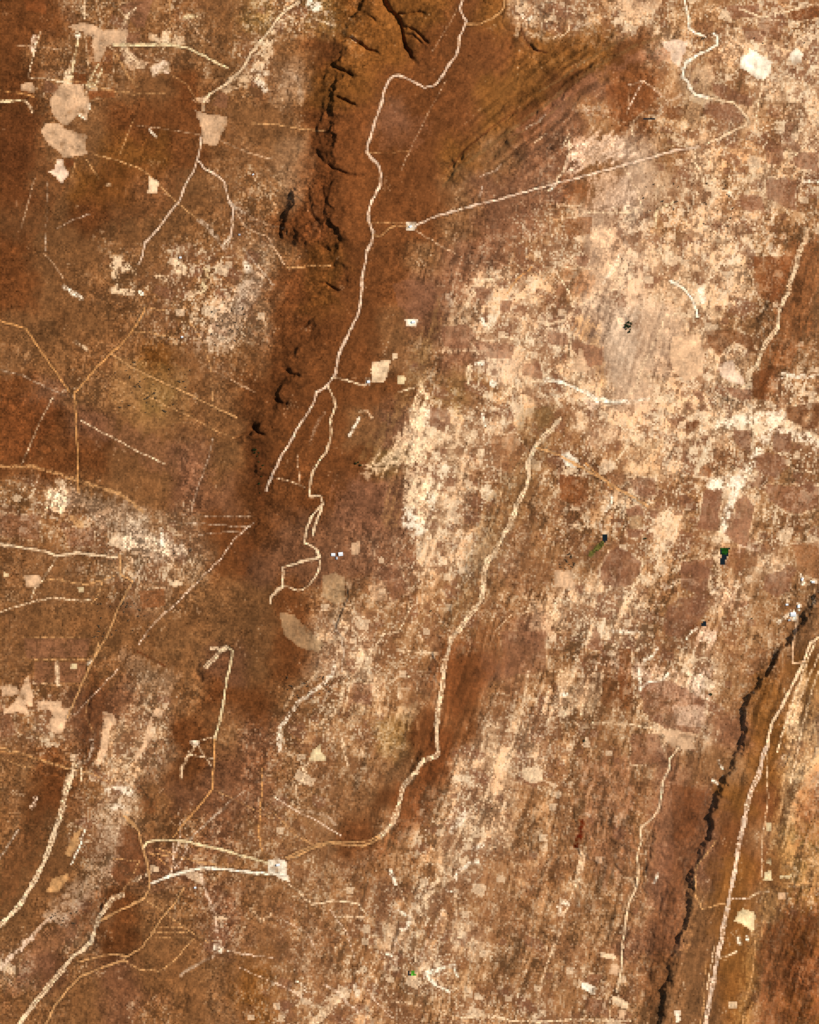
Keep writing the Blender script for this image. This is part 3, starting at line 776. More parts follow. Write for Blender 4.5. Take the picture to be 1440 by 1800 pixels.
# ------------------------------------------------------------------ noise in numpy
def _hash(ix, iy, seed):
    h = (ix.astype(np.int64) * 374761393 + iy.astype(np.int64) * 668265263 + seed * 982451653) & 0xffffffff
    h = ((h ^ (h >> 13)) * 1274126177) & 0xffffffff
    h = ((h ^ (h >> 16)) * 2246822519) & 0xffffffff
    return ((h ^ (h >> 15)) & 0xffffff).astype(np.float32) / 16777215.0


def vnoise(x, y, seed):
    ix = np.floor(x); iy = np.floor(y)
    fx = (x - ix).astype(np.float32); fy = (y - iy).astype(np.float32)
    ix = ix.astype(np.int64); iy = iy.astype(np.int64)
    fx = fx * fx * (3 - 2 * fx); fy = fy * fy * (3 - 2 * fy)
    a = _hash(ix, iy, seed); b = _hash(ix + 1, iy, seed); c = _hash(ix, iy + 1, seed); d = _hash(ix + 1, iy + 1, seed)
    return (a + (b - a) * fx) * (1 - fy) + (c + (d - c) * fx) * fy


def fbm(x, y, scale, octs, seed, gain=0.55):
    s = 0; amp = 1.0; tot = 0
    for k in range(octs):
        f = 2.03 ** k / scale
        s = s + amp * vnoise(x * f + 17.3 * k, y * f - 9.1 * k, seed + k * 7)
        tot += amp; amp *= gain
    return (s / tot - 0.5) * 2.0


def uniform_rank(n):
    q = np.quantile(n[::7, ::7], np.linspace(0, 1, 257))
    return np.interp(n, q, np.linspace(0, 1, 257)).astype(np.float32)


def sstep(a, b, x):
    t = np.clip((x - a) / (b - a), 0, 1)
    return t * t * (3 - 2 * t)


# ------------------------------------------------------------------ the terrain grid (fine in view, coarse beyond)
STEP = 1.5


def axis(n):
    inner = np.arange(-90, n + 90 + 1e-6, STEP)
    out = [STEP * 1.15]
    while sum(out) < 9000:
        out.append(out[-1] * 1.09)
    out = np.cumsum(out)
    return np.concatenate([inner[0] - out[::-1], inner, inner[-1] + out])


ax, ay = axis(FW), axis(FH)
NX, NY = len(ax), len(ay)


def seg_dist(X, Y, p):
    """nearest distance, signed side (+ to the left of travel), and place along the line"""
    best = np.full(X.shape, 1e9, np.float32); side = np.zeros(X.shape, np.float32); along = np.zeros(X.shape, np.float32)
    L = np.hypot(*(p[1:] - p[:-1]).T); cum = np.concatenate([[0], np.cumsum(L)])
    for i in range(len(p) - 1):
        ax_, ay_ = p[i]; bx, by = p[i + 1]; dx, dy = bx - ax_, by - ay_; l2 = dx * dx + dy * dy + 1e-9
        t = np.clip(((X - ax_) * dx + (Y - ay_) * dy) / l2, 0, 1)
        ex = X - ax_ - t * dx; ey = Y - ay_ - t * dy
        d = np.sqrt(ex * ex + ey * ey)
        m = d < best
        best = np.where(m, d, best); side = np.where(m, np.sign(dy * ex - dx * ey), side); along = np.where(m, cum[i] + t * L[i], along)
    return best, side, along, cum[-1]


def window(xs, ys, p, pad):
    i0, i1 = np.searchsorted(xs, [p[:, 0].min() - pad, p[:, 0].max() + pad])
    j0, j1 = np.searchsorted(ys, [p[:, 1].min() - pad, p[:, 1].max() + pad])
    return slice(j0, j1), slice(i0, i1)


# ---- heights at the grid's corners
VX, VY = np.meshgrid(ax, ay)
VX = VX.astype(np.float64); VY = VY.astype(np.float64)
wx = 16 * fbm(VX, VY, 28, 4, 11, 0.62); wy = 16 * fbm(VX, VY, 28, 4, 12, 0.62)
Wx, Wy = VX + wx, VY + wy
H = 16 * fbm(VX, VY, 300, 2, 21)
rough = 0.55 + 0.25 * fbm(VX, VY, 150, 2, 5)
# the plateau is smooth; the bush plains are lumpier
plateau = np.exp(-(((VX - (720 - (VY - 200) * 0.18)) / 95) ** 4)) * (1 - sstep(640, 800, VY)) * (1 - 0.5 * sstep(60, 0, VY))
rough = rough * (1 - 0.75 * plateau)
for l in ROUGH.strip().splitlines():
    cx, cy, rx, ry, a = map(float, l.split(','))
    rough = rough + a * 0.7 * np.exp(-((VX - cx) / rx) ** 2 - ((VY - cy) / ry) ** 2)
rough = rough * np.exp(-np.clip(np.maximum(np.abs(VX - 720) - 760, np.abs(VY - 900) - 940), 0, None) / 700)


def streak(x, y, ang, sx, sy, seed, octs=3):
    c, s = math.cos(ang), math.sin(ang)
    u = x * c + y * s; v = -x * s + y * c
    return fbm(u / sx, v / sy, 1.0, octs, seed)


NNE = math.radians(16)     # strata trend: across / along
NEA = math.radians(52)
ne_mask = np.exp(-((VX - 930) / 190) ** 2 - ((VY - 190) / 150) ** 2)
east = sstep(560, 800, VX + 0.25 * (VY - 900))
st1 = streak(Wx, Wy, NNE, 14, 110, 31)
st2 = streak(Wx, Wy, NEA, 11, 90, 37)
H = H + rough * (5.0 * fbm(VX, VY, 46, 3, 41) + 1.3 * fbm(VX, VY, 13, 2, 43) + 0.5 * fbm(VX, VY, 5, 1, 45))
H = H + 4.2 * st1 * (0.15 + 0.6 * east) * (0.3 + 1.1 * uniform_rank(fbm(VX, VY, 120, 2, 47))) * np.minimum(rough, 1.2) * (1 - ne_mask) + 10.0 * st2 * ne_mask
rid = 1 - np.abs(fbm(Wx, Wy, 38, 3, 51)) * 2.2
H = H - 2.4 * rough * np.clip(rid - 0.55, 0, 1) * 2
CLIFF = np.zeros_like(H)
for h, wd, L, p in rows(SCARPS):
    h, wd, L, p = float(h), float(wd), float(L), pts(p)
    js, is_ = window(ax, ay, p, L * 2.6 + 40)
    X, Y = Wx[js, is_], Wy[js, is_]
    d, sd, al, tot = seg_dist(X.astype(np.float32), Y.astype(np.float32), p)
    s = d * sd                                   # + is east of a line that runs south
    if p[-1, 1] < p[0, 1]:
        s = -s
    fl = max(26, min(L * 0.8, tot * 0.25))
    ch = p[-1] - p[0]; cl = np.hypot(*ch); ch = ch / cl
    tt = (X - p[0, 0]) * ch[0] + (Y - p[0, 1]) * ch[1]
    fade = sstep(0, fl, tt) * sstep(0, fl, cl - tt)
    vv = uniform_rank(fbm(VX[js, is_], VY[js, is_], 42, 3, 500 + int(h)))
    band = fade * np.exp(-((s + (8 if h < 40 else 2)) / (24 if h < 40 else 12)) ** 2)
    if h > 25:
        H[js, is_] += 7.5 * band * streak(VX[js, is_] + 0.3 * X, VY[js, is_] + 0.4 * (Y - VY[js, is_]), math.radians(78), 7, 30, 600, 4) * 1.6
    wd = wd * (0.7 + (0.6 if wd == 9 else 3.6) * sstep(0.30, 0.85, vv))
    rampv = 0.28 * np.exp(np.minimum(s, 0) / (wd * 2.4)) + 0.72 * sstep(-wd * 0.5, wd, s)
    back = np.exp(-np.clip(s - wd, 0, None) / L) * sstep(L * 2.6 + 20, L * 1.6, np.abs(s))
    var = 1.0
    H[js, is_] += h * fade * rampv * back * var
for dp, hw, p in rows(GULLIES):
    dp, hw, p = float(dp), float(hw), pts(p)
    js, is_ = window(ax, ay, p, hw * 8)
    X = VX[js, is_] + 0.4 * wx[js, is_]; Y = VY[js, is_] + 0.4 * wy[js, is_]
    d, sd, al, tot = seg_dist(X.astype(np.float32), Y.astype(np.float32), p)
    fade = np.clip(np.minimum(al, tot - al) / (0.25 * tot) + 0.35, 0, 1)
    hw = hw * (0.7 + 0.9 * vnoise(al / 7, al * 0, int(dp)))
    H[js, is_] -= dp * fade * (0.65 * np.clip(1 - d / (hw * 1.2), 0, 1) + 0.35 * np.clip(1 - d / (hw * 3.4), 0, 1) ** 1.5)
H = H.astype(np.float64)

# ---- colour and owner of every face; each soil sample is a square of about nine metres
fx, fy = (ax[1:] + ax[:-1]) / 2, (ay[1:] + ay[:-1]) / 2
snap = lambda a: np.where((a > -110) & (a < 1930), np.floor(a / 3.0) * 3.0 + 1.5, a)
X, Y = np.meshgrid(snap(fx), snap(fy))
X = X.astype(np.float32); Y = Y.astype(np.float32)
qx = 16 * fbm(X, Y, 60, 3, 61); qy = 16 * fbm(X, Y, 60, 3, 62)
ex = 2.2 * fbm(X, Y, 9, 2, 63); ey = 2.2 * fbm(X, Y, 9, 2, 64)
lin = lambda c: np.where(c <= 0.04045, c / 12.92, ((c + 0.055) / 1.055) ** 2.4)
cells = [r.split() for r in CELLS.strip().splitlines()]
gc = np.zeros((30, 24, 3), np.float32); gp = np.zeros((30, 24), np.float32)
for j in range(30):
    for i in range(24):
        c = cells[j][i]; hr = HUE[c[0]]
        gc[j, i] = np.array(hr[:3]) / 255.0 * (1 + 0.085 * (int(c[1]) - hr[3])); gp[j, i] = int(c[2])


def grid_sample(g, x, y):
    u = np.clip(x / 60 - 0.5, 0, 22.999); v = np.clip(y / 60 - 0.5, 0, 28.999)
    i = u.astype(int); j = v.astype(int); a = u - i; b = v - j
    for _ in range(2):
        a = a * a * (3 - 2 * a); b = b * b * (3 - 2 * b)
    if g.ndim == 3:
        a = a[..., None]; b = b[..., None]
    return (g[j, i] * (1 - a) + g[j, i + 1] * a) * (1 - b) + (g[j + 1, i] * (1 - a) + g[j + 1, i + 1] * a) * b


gx5 = 34 * fbm(X, Y, 46, 5, 65, 0.68); gy5 = 34 * fbm(X, Y, 46, 5, 66, 0.68)
RGB = grid_sample(gc, X + gx5, Y + gy5).astype(np.float32)
PD = grid_sample(gp, X + gx5 * 0.8, Y + gy5 * 0.8).astype(np.float32)
patchy = uniform_rank(fbm(X + 12 * np.floor(qx / 5), Y + 12 * np.floor(qy / 5), 70, 3, 68))
act = np.clip(PD / 3.4, 0.12, 1.5) * (0.5 + 0.85 * sstep(0.25, 0.7, patchy))
# brightness mottle
m1 = fbm(X, Y, 34, 4, 71, 0.62); m2 = fbm(X, Y, 7, 2, 73, 0.8); m3 = _hash((X / 3).astype(int), (Y / 3).astype(int), 77) * 2 - 1
neF = np.exp(-((X - 930) / 200) ** 2 - ((Y - 200) / 150) ** 2)
st = streak(X + qx * 0.5, Y + qy * 0.5, NNE, 5, 52, 81, 3) * (1 - neF) + 1.6 * neF * streak(X + qx * 0.4, Y + qy * 0.4, NEA, 6, 90, 83, 3)
eastF = 0.5 + 0.5 * sstep(500, 800, X)
m4 = vnoise(X / 9.0, np.floor(Y / 3) * 3.7, 78) * 2 - 1; m5 = vnoise(np.floor(X / 3) * 3.7, Y / 9.0, 79) * 2 - 1
m6 = fbm(X, Y, 13, 3, 74, 0.75)
grain = (0.10 * m3 + 0.14 * m2) * (1 - sstep(560, 760, X + 0.25 * (Y - 900)))
lum = 1 + (0.22 * m1 + 0.20 * m2 + 0.30 * m6 + 0.11 * m3 + 0.05 * (m4 + m5) + 0.40 * st * eastF + grain) * (0.32 + act * 0.68)
stw = streak(X + qx * 0.8, Y + qy * 0.8, NNE + 0.03, 15, 190, 85, 3)
stn = streak(X + qx * 0.2, Y + qy * 0.2, NNE, 2.6, 60, 87, 2)
sE = sstep(620, 860, X + 0.25 * (Y - 900)) * (1 - neF) * np.clip(PD / 3 - 0.1, 0.25, 1)
lum = lum + sE * (0.42 * stw + 0.22 * stn) * np.clip(0.35 + sstep(700, 1200, Y) * 0.65, 0, 1)
lum = np.clip(lum + 0.07 * sE - 0.07 * (1 - sstep(520, 700, X + 0.25 * (Y - 900))), 0.70, 1.38)
RGB = RGB * lum[..., None]
RGB[..., 1:] *= (1 - np.array([0.025, 0.07]) * (1 - sstep(520, 700, X + 0.25 * (Y - 900)))[..., None])
# hue wander between red, olive and mauve soil
h1 = fbm(X, Y, 80, 3, 91); h2 = fbm(X, Y, 22, 2, 93)
hv = (0.6 * h1 + 0.5 * h2) * np.clip(0.35 + act * 0.6, 0, 1)
RGB[..., 0] *= 1 + 0.02 * hv; RGB[..., 1] *= 1 - 0.035 * hv; RGB[..., 2] *= 1 - 0.08 * hv
# parcels: patches with straight sides, as old fields leave them
ca, sa = math.cos(0.32), math.sin(0.32)
PU = X * ca + Y * sa + ex * 2 + qx * 0.3; PV = -X * sa + Y * ca + ey * 2 + qy * 0.3
pr = 0
for k, (su, sv) in enumerate([(58, 44), (31, 26), (19, 15)]):
    iv = np.floor(PV / sv + 0.8 * k); iu = np.floor(PU / su + _hash(iv.astype(int), iv.astype(int) * 0, 3 + k) * 3)
    pr = pr + _hash(iu.astype(int), iv.astype(int), 131 + k) * [1.0, 0.9, 0.7][k]
pr = pr / 2.6 * 2 - 1
RGB *= (1 + 0.27 * pr * np.clip((PD - 2.0) / 3, 0, 1))[..., None]
# darker scrub standing in sharp edged patches between the bare ground
nd = fbm(X + ex * 2, Y + ey * 2, 40, 4, 141, 0.6) - 0.55 * pr + 0.35 * st * eastF
ud = uniform_rank(nd)
dm = sstep(0.56, 0.64, ud + 0.05 * m3) * np.clip((PD - 1.6) / 2.2, 0, 1) * np.clip(1.25 - PD * 0.07, 0.4, 1)
scrub = (np.array([132, 88, 57]) / 255) * (1 + 0.10 * m6 + 0.07 * m3 + 0.05 * m2)[..., None] * (1 + 0.10 * h1[..., None] * np.array([0, 0.3, 1.0]))
RGB = RGB * (1 - 0.56 * dm[..., None]) + scrub * 0.56 * dm[..., None]
RGB = RGB * (1 + 0.10 * (1 - dm) * np.clip((PD - 2) / 3, 0, 1))[..., None]
# cream bare ground: clumps, torn edges, filaments
n = 0.9 * fbm(X + ex, Y + ey, 24, 4, 101, 0.68) + 0.30 * st + 0.34 * pr
fil = 1 - np.abs(fbm(X + qx, Y + qy, 52, 3, 111, 0.6)) * 4.2
fil2 = 1 - np.abs(fbm(X - qy, Y + qx, 30, 3, 115, 0.6)) * 4.6
n = n - 0.30 * dm + 0.5 * st * eastF
veins = 0
for su_, sv_, sd_, w_ in ((15, 58, 201, 0.055), (9, 36, 205, 0.06), (30, 30, 209, 0.035), (22, 90, 213, 0.04), (17, 17, 217, 0.04)):
    tv = streak(X + ex * 1.6 + qx * 0.3, Y + ey * 1.6 + qy * 0.3, NNE, su_, sv_, sd_, 3)
    veins = np.maximum(veins, np.clip(1.15 - np.abs(tv) / w_, 0, 1) * sstep(0.42, 0.62, uniform_rank(vnoise(X / 45, Y / 45, sd_ + 3) + 0.3 * m6)))
veins = veins * np.clip((PD - 1.6) / 3.2, 0, 1) * np.clip(0.72 + 0.8 * m6 + 0.35 * m3, 0, 1)
n = n + 0.26 * np.clip(fil, -0.6, 1) + 0.20 * np.clip(fil2, -0.6, 1) + 0.10 * m3
u = uniform_rank(n)
cov = np.interp(PD, range(10), [0, 0.004, 0.012, 0.025, 0.04, 0.06, 0.095, 0.19, 0.34, 0.46])
mk = np.clip((u - (1 - cov)) / (0.05 + 0.10 * cov) + 0.38 * m3 + 0.15 * m2, 0, 1)
bright = np.clip((u - (1 - cov * 0.22)) / 0.03, 0, 1) * sstep(3.5, 6, PD)
halo = np.clip((u - (1 - cov * 2.3)) / (cov * 2.3 + 0.02), 0, 1) * np.clip(PD / 5, 0, 1)
tone = np.array(COL['T']) / 255; cream = np.array(COL['C']) / 255 * 0.98; white = np.array(COL['W']) / 255
ct = np.array([234, 192, 146]) / 255
pc = np.clip((PD - 2.6) / 3, 0, 1)
for k, (su, sv, ou) in enumerate([(24, 19, 5.3), (13, 11, 2.1), (36, 17, 9.7)]):
    rot = [0.32, 0.05, 0.45][k]; PU2 = X * math.cos(rot) + Y * math.sin(rot) + ex * 0.9; PV2 = -X * math.sin(rot) + Y * math.cos(rot) + ey * 0.9
    iv = np.floor(PV2 / sv + ou); iu = np.floor(PU2 / su + _hash(iv.astype(int), iv.astype(int) * 0, 63 + k) * 3)
    hh = _hash(iu.astype(int), iv.astype(int), 301 + k)
    al_ = (hh > 1 - [0.030, 0.055, 0.012][k] * pc) * 0.66; ad_ = (hh < [0.07, 0.06, 0.08][k] * pc) * 0.55
    tn = (1 + 0.07 * m3 + 0.08 * m2)[..., None]
    RGB = RGB * (1 - al_[..., None]) + ct * tn * al_[..., None]
    RGB = RGB * (1 - ad_[..., None]) + np.array([126, 84, 58]) / 255 * tn * ad_[..., None]
for k, (su, sv, ou, rot) in enumerate([(34, 27, 5.3, 0.30), (22, 30, 1.7, 0.12), (52, 36, 3.1, 0.50)]):
    pu = (X * math.cos(rot) + Y * math.sin(rot) + ex * 0.7 + qx * 0.12); pv = (-X * math.sin(rot) + Y * math.cos(rot) + ey * 0.7 + qy * 0.12)
    jv = np.floor(pv / sv + ou); su_ = pu / su + _hash(jv.astype(int), jv.astype(int) * 0, 91 + k) * 3
    ju = np.floor(su_); gate = _hash(ju.astype(int), jv.astype(int), 401 + k)
    du = (su_ - ju) * su; dv = (pv / sv + ou - jv) * sv
    edge = np.clip(1.5 - np.minimum(np.where(gate > 0.5, du, 9), np.where((gate > 0.25) & (gate < 0.8), dv, 9)) / 1.7, 0, 1)
    edge = edge * np.clip((PD - 2.2) / 2.5, 0, 1) * np.clip(0.30 + 0.9 * m6 + 0.8 * m2 + 0.25 * m3, 0, 1)
    RGB = RGB + (np.array([238, 202, 156]) / 255 - RGB) * (0.62 * edge)[..., None]
RGB = RGB + (np.array([244, 212, 168]) / 255 - RGB) * (0.80 * veins)[..., None]
pk = np.clip(0.5 + 0.9 * h2, 0, 1)[..., None]
cr = cream * (1 - pk) + (np.array([246, 222, 180]) / 255) * pk
RGB = RGB + (tone - RGB) * (halo * 0.55)[..., None]
RGB = RGB + (cr - RGB) * (mk * (0.62 + 0.16 * m2))[..., None].clip(0, 1)
RGB = RGB + (white - RGB) * (bright * 0.75)[..., None]
# thin old tracks and dry stream threads
for sc_, sd_, w_ in ((70, 181, 0.016), (44, 185, 0.020), (110, 189, 0.012)):
    th = fbm(X + 0.6 * ex, Y + 0.6 * ey, sc_, 3, sd_, 0.5)
    a = np.clip(1.3 - np.abs(th) / w_, 0, 1) * np.clip((PD - 1.5) / 3, 0, 0.9) * np.clip(0.35 + 1.3 * m6 + 0.4 * m3, 0, 1)
    RGB = RGB + (cream - RGB) * (0.75 * a)[..., None]
for sc_, sd_, w_ in ((60, 191, 0.022), (36, 195, 0.026)):
    th = fbm(X, Y, sc_, 3, sd_, 0.55)
    a = np.clip(1.3 - np.abs(th) / w_, 0, 1) * np.clip(0.25 + 1.2 * m2 + 0.4 * m3, 0, 1) * np.clip(act, 0, 1)
    RGB = RGB * (1 - 0.24 * a)[..., None]
# dark scrub specks
sp = _hash((X / 3).astype(int), (Y / 3).astype(int), 171)
dk = fbm(X, Y, 40, 3, 173)
thr = 0.985 - 0.035 * np.clip(dk, 0, 1) * np.clip(act, 0, 1)
specks = (sp > thr) & (act > 0.3)
RGB = np.where(specks[..., None], RGB * np.array([0.80, 0.77, 0.72]), RGB)

Lm = RGB.mean(2, keepdims=True) * np.array([1.16, 1.02, 0.79])
kk = 0.35 * sstep(0.55, 0.80, RGB[..., :1])
RGB = RGB * (1 - kk) + Lm * kk
hot = np.clip(RGB[..., :1] / 0.93, 1, None) ** 0.8; RGB = RGB / hot
ID = np.zeros(X.shape, np.int32)


def inside(px, py, p):
    r = np.zeros(px.shape, bool); k = len(p) - 1
    for i in range(len(p)):
        x1, y1 = p[i]; x2, y2 = p[k]
        if y1 != y2:
            c = ((y1 > py) != (y2 > py)) & (px < (x2 - x1) * (py - y1) / (y2 - y1) + x1)
            r ^= c
        k = i
    return r


FXs, FYs = fx, fy
detail = (0.97 + 0.10 * m2 + 0.09 * m3)[..., None]


def poly_edge_dist(px, py, p):
    d, _, _, _ = seg_dist(px, py, np.vstack([p, p[:1]]))
    return np.where(inside(px, py, p), d, -d)


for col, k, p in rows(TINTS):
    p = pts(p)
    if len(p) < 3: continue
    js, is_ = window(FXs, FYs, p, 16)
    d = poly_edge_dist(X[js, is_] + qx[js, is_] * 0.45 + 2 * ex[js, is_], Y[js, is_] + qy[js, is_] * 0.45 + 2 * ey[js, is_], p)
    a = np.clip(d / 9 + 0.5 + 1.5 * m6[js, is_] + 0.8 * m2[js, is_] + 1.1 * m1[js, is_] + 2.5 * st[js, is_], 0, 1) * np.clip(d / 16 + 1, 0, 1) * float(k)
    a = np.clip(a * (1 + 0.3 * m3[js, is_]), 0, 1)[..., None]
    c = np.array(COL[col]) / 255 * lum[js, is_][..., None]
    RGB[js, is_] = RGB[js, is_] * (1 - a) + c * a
for col, k, p in rows(PATCHES):
    p = pts(p)
    js, is_ = window(FXs, FYs, p, 10)
    d = poly_edge_dist(X[js, is_] + 1.3 * ex[js, is_], Y[js, is_] + 1.3 * ey[js, is_], p)
    t6 = m6[js, is_]; t3 = m3[js, is_]; t2 = m2[js, is_]
    a = (np.clip(d / 2 + 0.5, 0, 1) * float(k) * np.clip(1.1 + 0.8 * t6 + 0.2 * t3, 0.3, 1.15))[..., None].clip(0, 1)
    c = np.array(COL[col]) / 255 * 1.04 * (1 + 0.07 * t3 + 0.10 * t2 + 0.12 * t6 + 0.1 * m1[js, is_])[..., None]
    RGB[js, is_] = RGB[js, is_] * (1 - a) + c * a
    if col in 'MDRB':
        b = (np.clip(1.2 - np.abs(d + 2) / 1.6, 0, 1) * np.clip(0.25 + 0.9 * t2 + 0.3 * t3, 0, 0.7) * np.clip(PD[js, is_] - 2, 0, 1))[..., None]
        RGB[js, is_] = RGB[js, is_] * (1 - b) + np.array(COL['C']) / 255 * b
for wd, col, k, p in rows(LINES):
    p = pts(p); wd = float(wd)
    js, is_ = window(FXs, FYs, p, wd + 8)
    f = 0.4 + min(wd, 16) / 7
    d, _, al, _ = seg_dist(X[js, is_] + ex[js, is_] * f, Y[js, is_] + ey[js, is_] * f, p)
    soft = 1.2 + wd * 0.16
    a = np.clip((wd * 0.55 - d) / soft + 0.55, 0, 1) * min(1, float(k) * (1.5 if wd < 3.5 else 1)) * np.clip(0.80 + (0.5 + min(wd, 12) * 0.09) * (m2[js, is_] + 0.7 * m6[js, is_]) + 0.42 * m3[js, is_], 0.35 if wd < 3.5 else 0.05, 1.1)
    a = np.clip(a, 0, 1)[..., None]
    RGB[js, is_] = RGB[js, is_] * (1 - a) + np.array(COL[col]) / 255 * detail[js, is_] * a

things = []      # (id, name, label, category, group, kind, colour)
nid = 0
for col, label, p in rows(FIELDS):
    nid += 1; p = pts(p)
    js, is_ = window(FXs, FYs, p, 8)
    e = 0.8
    d = poly_edge_dist(X[js, is_] + ex[js, is_] * e, Y[js, is_] + ey[js, is_] * e, p)
    m = d > 0
    base = np.array(COL[col]) / 255
    big = fbm(X[js, is_], Y[js, is_], 18, 3, 400 + nid)
    strp = np.sin((X[js, is_] * math.cos(nid) + Y[js, is_] * math.sin(nid)) * 1.1)
    dark = col in 'MDB'
    tex = 0.98 + 0.20 * big + 0.12 * m6[js, is_] + (0.05 if dark else 0.045) * m3[js, is_] + 0.06 * m2[js, is_] + 0.03 * (m4 + m5)[js, is_] + 0.015 * strp
    c = base * tex[..., None]
    a = np.where(m, np.clip(0.66 + d / 9, 0, 0.95) * np.clip(1.0 - 1.6 * np.clip(-big - 0.30, 0, 1) - 0.5 * np.clip(-m6[js, is_] - 0.3, 0, 1), 0.25, 1), 0)[..., None]
    if dark or col == 'L':
        a = a * 0.7
    else:
        a = a * np.clip(1.05 - 0.5 * np.clip(m2[js, is_] - 0.35, 0, 1), 0, 1)[..., None]
    RGB[js, is_] = RGB[js, is_] * (1 - a) + c * a
    ID[js, is_] = np.where(m, nid, ID[js, is_])
    things.append((nid, 'dark_field' if dark else ('farm_yard' if 'yard' in label else 'bare_field'), label,
                   'yard' if 'yard' in label else 'field', 'fields and clearings in the bush', 'thing', dark))
for wd, col, name, label, p in rows(ROADS):
    nid += 1; p = pts(p); wd = float(wd)
    js, is_ = window(FXs, FYs, p, wd + 8)
    xs, ys = X[js, is_], Y[js, is_]
    d, _, al, _ = seg_dist(xs + ex[js, is_] * 0.75, ys + ey[js, is_] * 0.75, p)
    wv = wd * (0.78 + 0.75 * vnoise(al / 8.0, al * 0 + nid, 7) ** 1.5)
    cvg = np.clip((wv * 0.5 - d) / 2.0 + 0.60, 0, 1) * np.clip(0.88 + 0.45 * vnoise(al / 5.0, al * 0 + nid, 17) + 0.12 * m3[js, is_], 0, 1)
    if wd >= 4:
        br = vnoise(al / 16.0, al * 0 + nid, 27)
        strand = np.abs(d - wd * 0.55 - 1.2 * br)
        cvg = np.maximum(cvg * (1 - 0.5 * (d < 1.1) * (br > 0.45)), np.clip(1.2 - strand / 1.4, 0, 0.8) * (br > 0.4) * np.clip(0.6 + 0.6 * m3[js, is_] + m2[js, is_], 0, 1))
    bead = 0.84 + 0.28 * vnoise(al / 6.0, al * 0 + nid, 9) + 0.07 * m3[js, is_] + 0.06 * m2[js, is_]
    c = np.clip(np.array(COL[col]) / 255 * bead[..., None], 0, 1)
    # two wheel strips on the wide ones
    if wd > 3.9:
        c = c * (1 - 0.10 * (d < 0.9))[..., None]
    a = cvg[..., None]
    verge = np.clip(1 - np.abs(d - wv * 0.5 - 2.0) / 2.0, 0, 1) * 0.22 * (m2[js, is_] > -0.1)
    RGB[js, is_] *= (1 - verge * (1 - cvg))[..., None]
    RGB[js, is_] = RGB[js, is_] * (1 - a) + c * a
    ID[js, is_] = np.where((cvg > 0.34) & (d < wd * 0.5 + 2), nid, ID[js, is_])
    things.append((nid, name, label, None, 'roads and tracks', 'structure', False))
# standing water and the wet green margins
WATER = [('reservoir', 'black farm dam with a green reedy head', 'water', '1265,963 1283,962 1281,976 1276,984 1275,993 1265,991 1268,980 1267,972', 'A'),
         ('pond', 'thin black pond at the end of a white streak', 'water', '1232,1099 1237,1092 1243,1094 1243,1099 1236,1103', 'A'),
         ('pond', 'dark waterhole strip in the northern wash', 'water', '1130,209 1136,206 1152,208 1145,211 1133,211', 'A'),
         ('pond', 'dark green pool at the head of a green creek', 'water', '1060,940 1069,937 1069,948 1063,955 1057,952', 'E'),
         ('pond', 'tiny black pool beside a bright green patch', 'water', '716,1708 721,1707 722,1716 716,1717', 'A')]
for a_, b_, c_, p, col in WATER:
    nid += 1; p = pts(p); js, is_ = window(FXs, FYs, p, 6)
    m = inside(X[js, is_], Y[js, is_], p); ID[js, is_] = np.where(m, nid, ID[js, is_])
    RGB[js, is_] = np.where(m[..., None], np.array(COL[col]) / 255, RGB[js, is_])
    things.append((nid, a_, b_, None, None, 'structure', 'water'))
    H[js, is_] = np.where(m, np.median(H[js, is_]) - 1.0, H[js, is_])
GREEN = [('reeds', 'dark green reeds filling the head of the farm dam', '1267,963 1281,963 1280,973 1275,976 1269,974', 'E'),
         ('reeds', 'bright green wet patch beside the tiny southern pool', '722,1707 730,1708 731,1716 722,1717', 'F'),
         ('creek_bushes', 'olive green bushes lining the creek below its dark pool', '1064,950 1060,960 1049,970 1036,978 1034,973 1048,962 1058,952', 'N')]
for a_, b_, p, col in GREEN:
    nid += 1; p = pts(p); js, is_ = window(FXs, FYs, p, 6)
    m = inside(X[js, is_], Y[js, is_], p); ID[js, is_] = np.where(m, nid, ID[js, is_])
    RGB[js, is_] = np.where(m[..., None], np.array(COL[col]) / 255 * (1 + 0.3 * m3[js, is_])[..., None], RGB[js, is_])
    things.append((nid, a_, b_, 'reeds' if a_ == 'reeds' else 'bushes', None, 'stuff', 'green'))

far = np.maximum(np.abs(X - 720) - 720, np.abs(Y - 900) - 900)
fk = sstep(120, 900, far)[..., None] * 0.8
RGB = RGB * (1 - fk) + np.array([148, 103, 64]) / 255 * fk
RGB = 0.5 + (RGB - 0.5) * 1.05
RGB = np.clip(RGB, 0.01, 1.0)
ALB = (lin(RGB.astype(np.float64)) * np.array([0.99, 0.995, 1.06])).clip(0.004, 0.9).astype(np.float32)


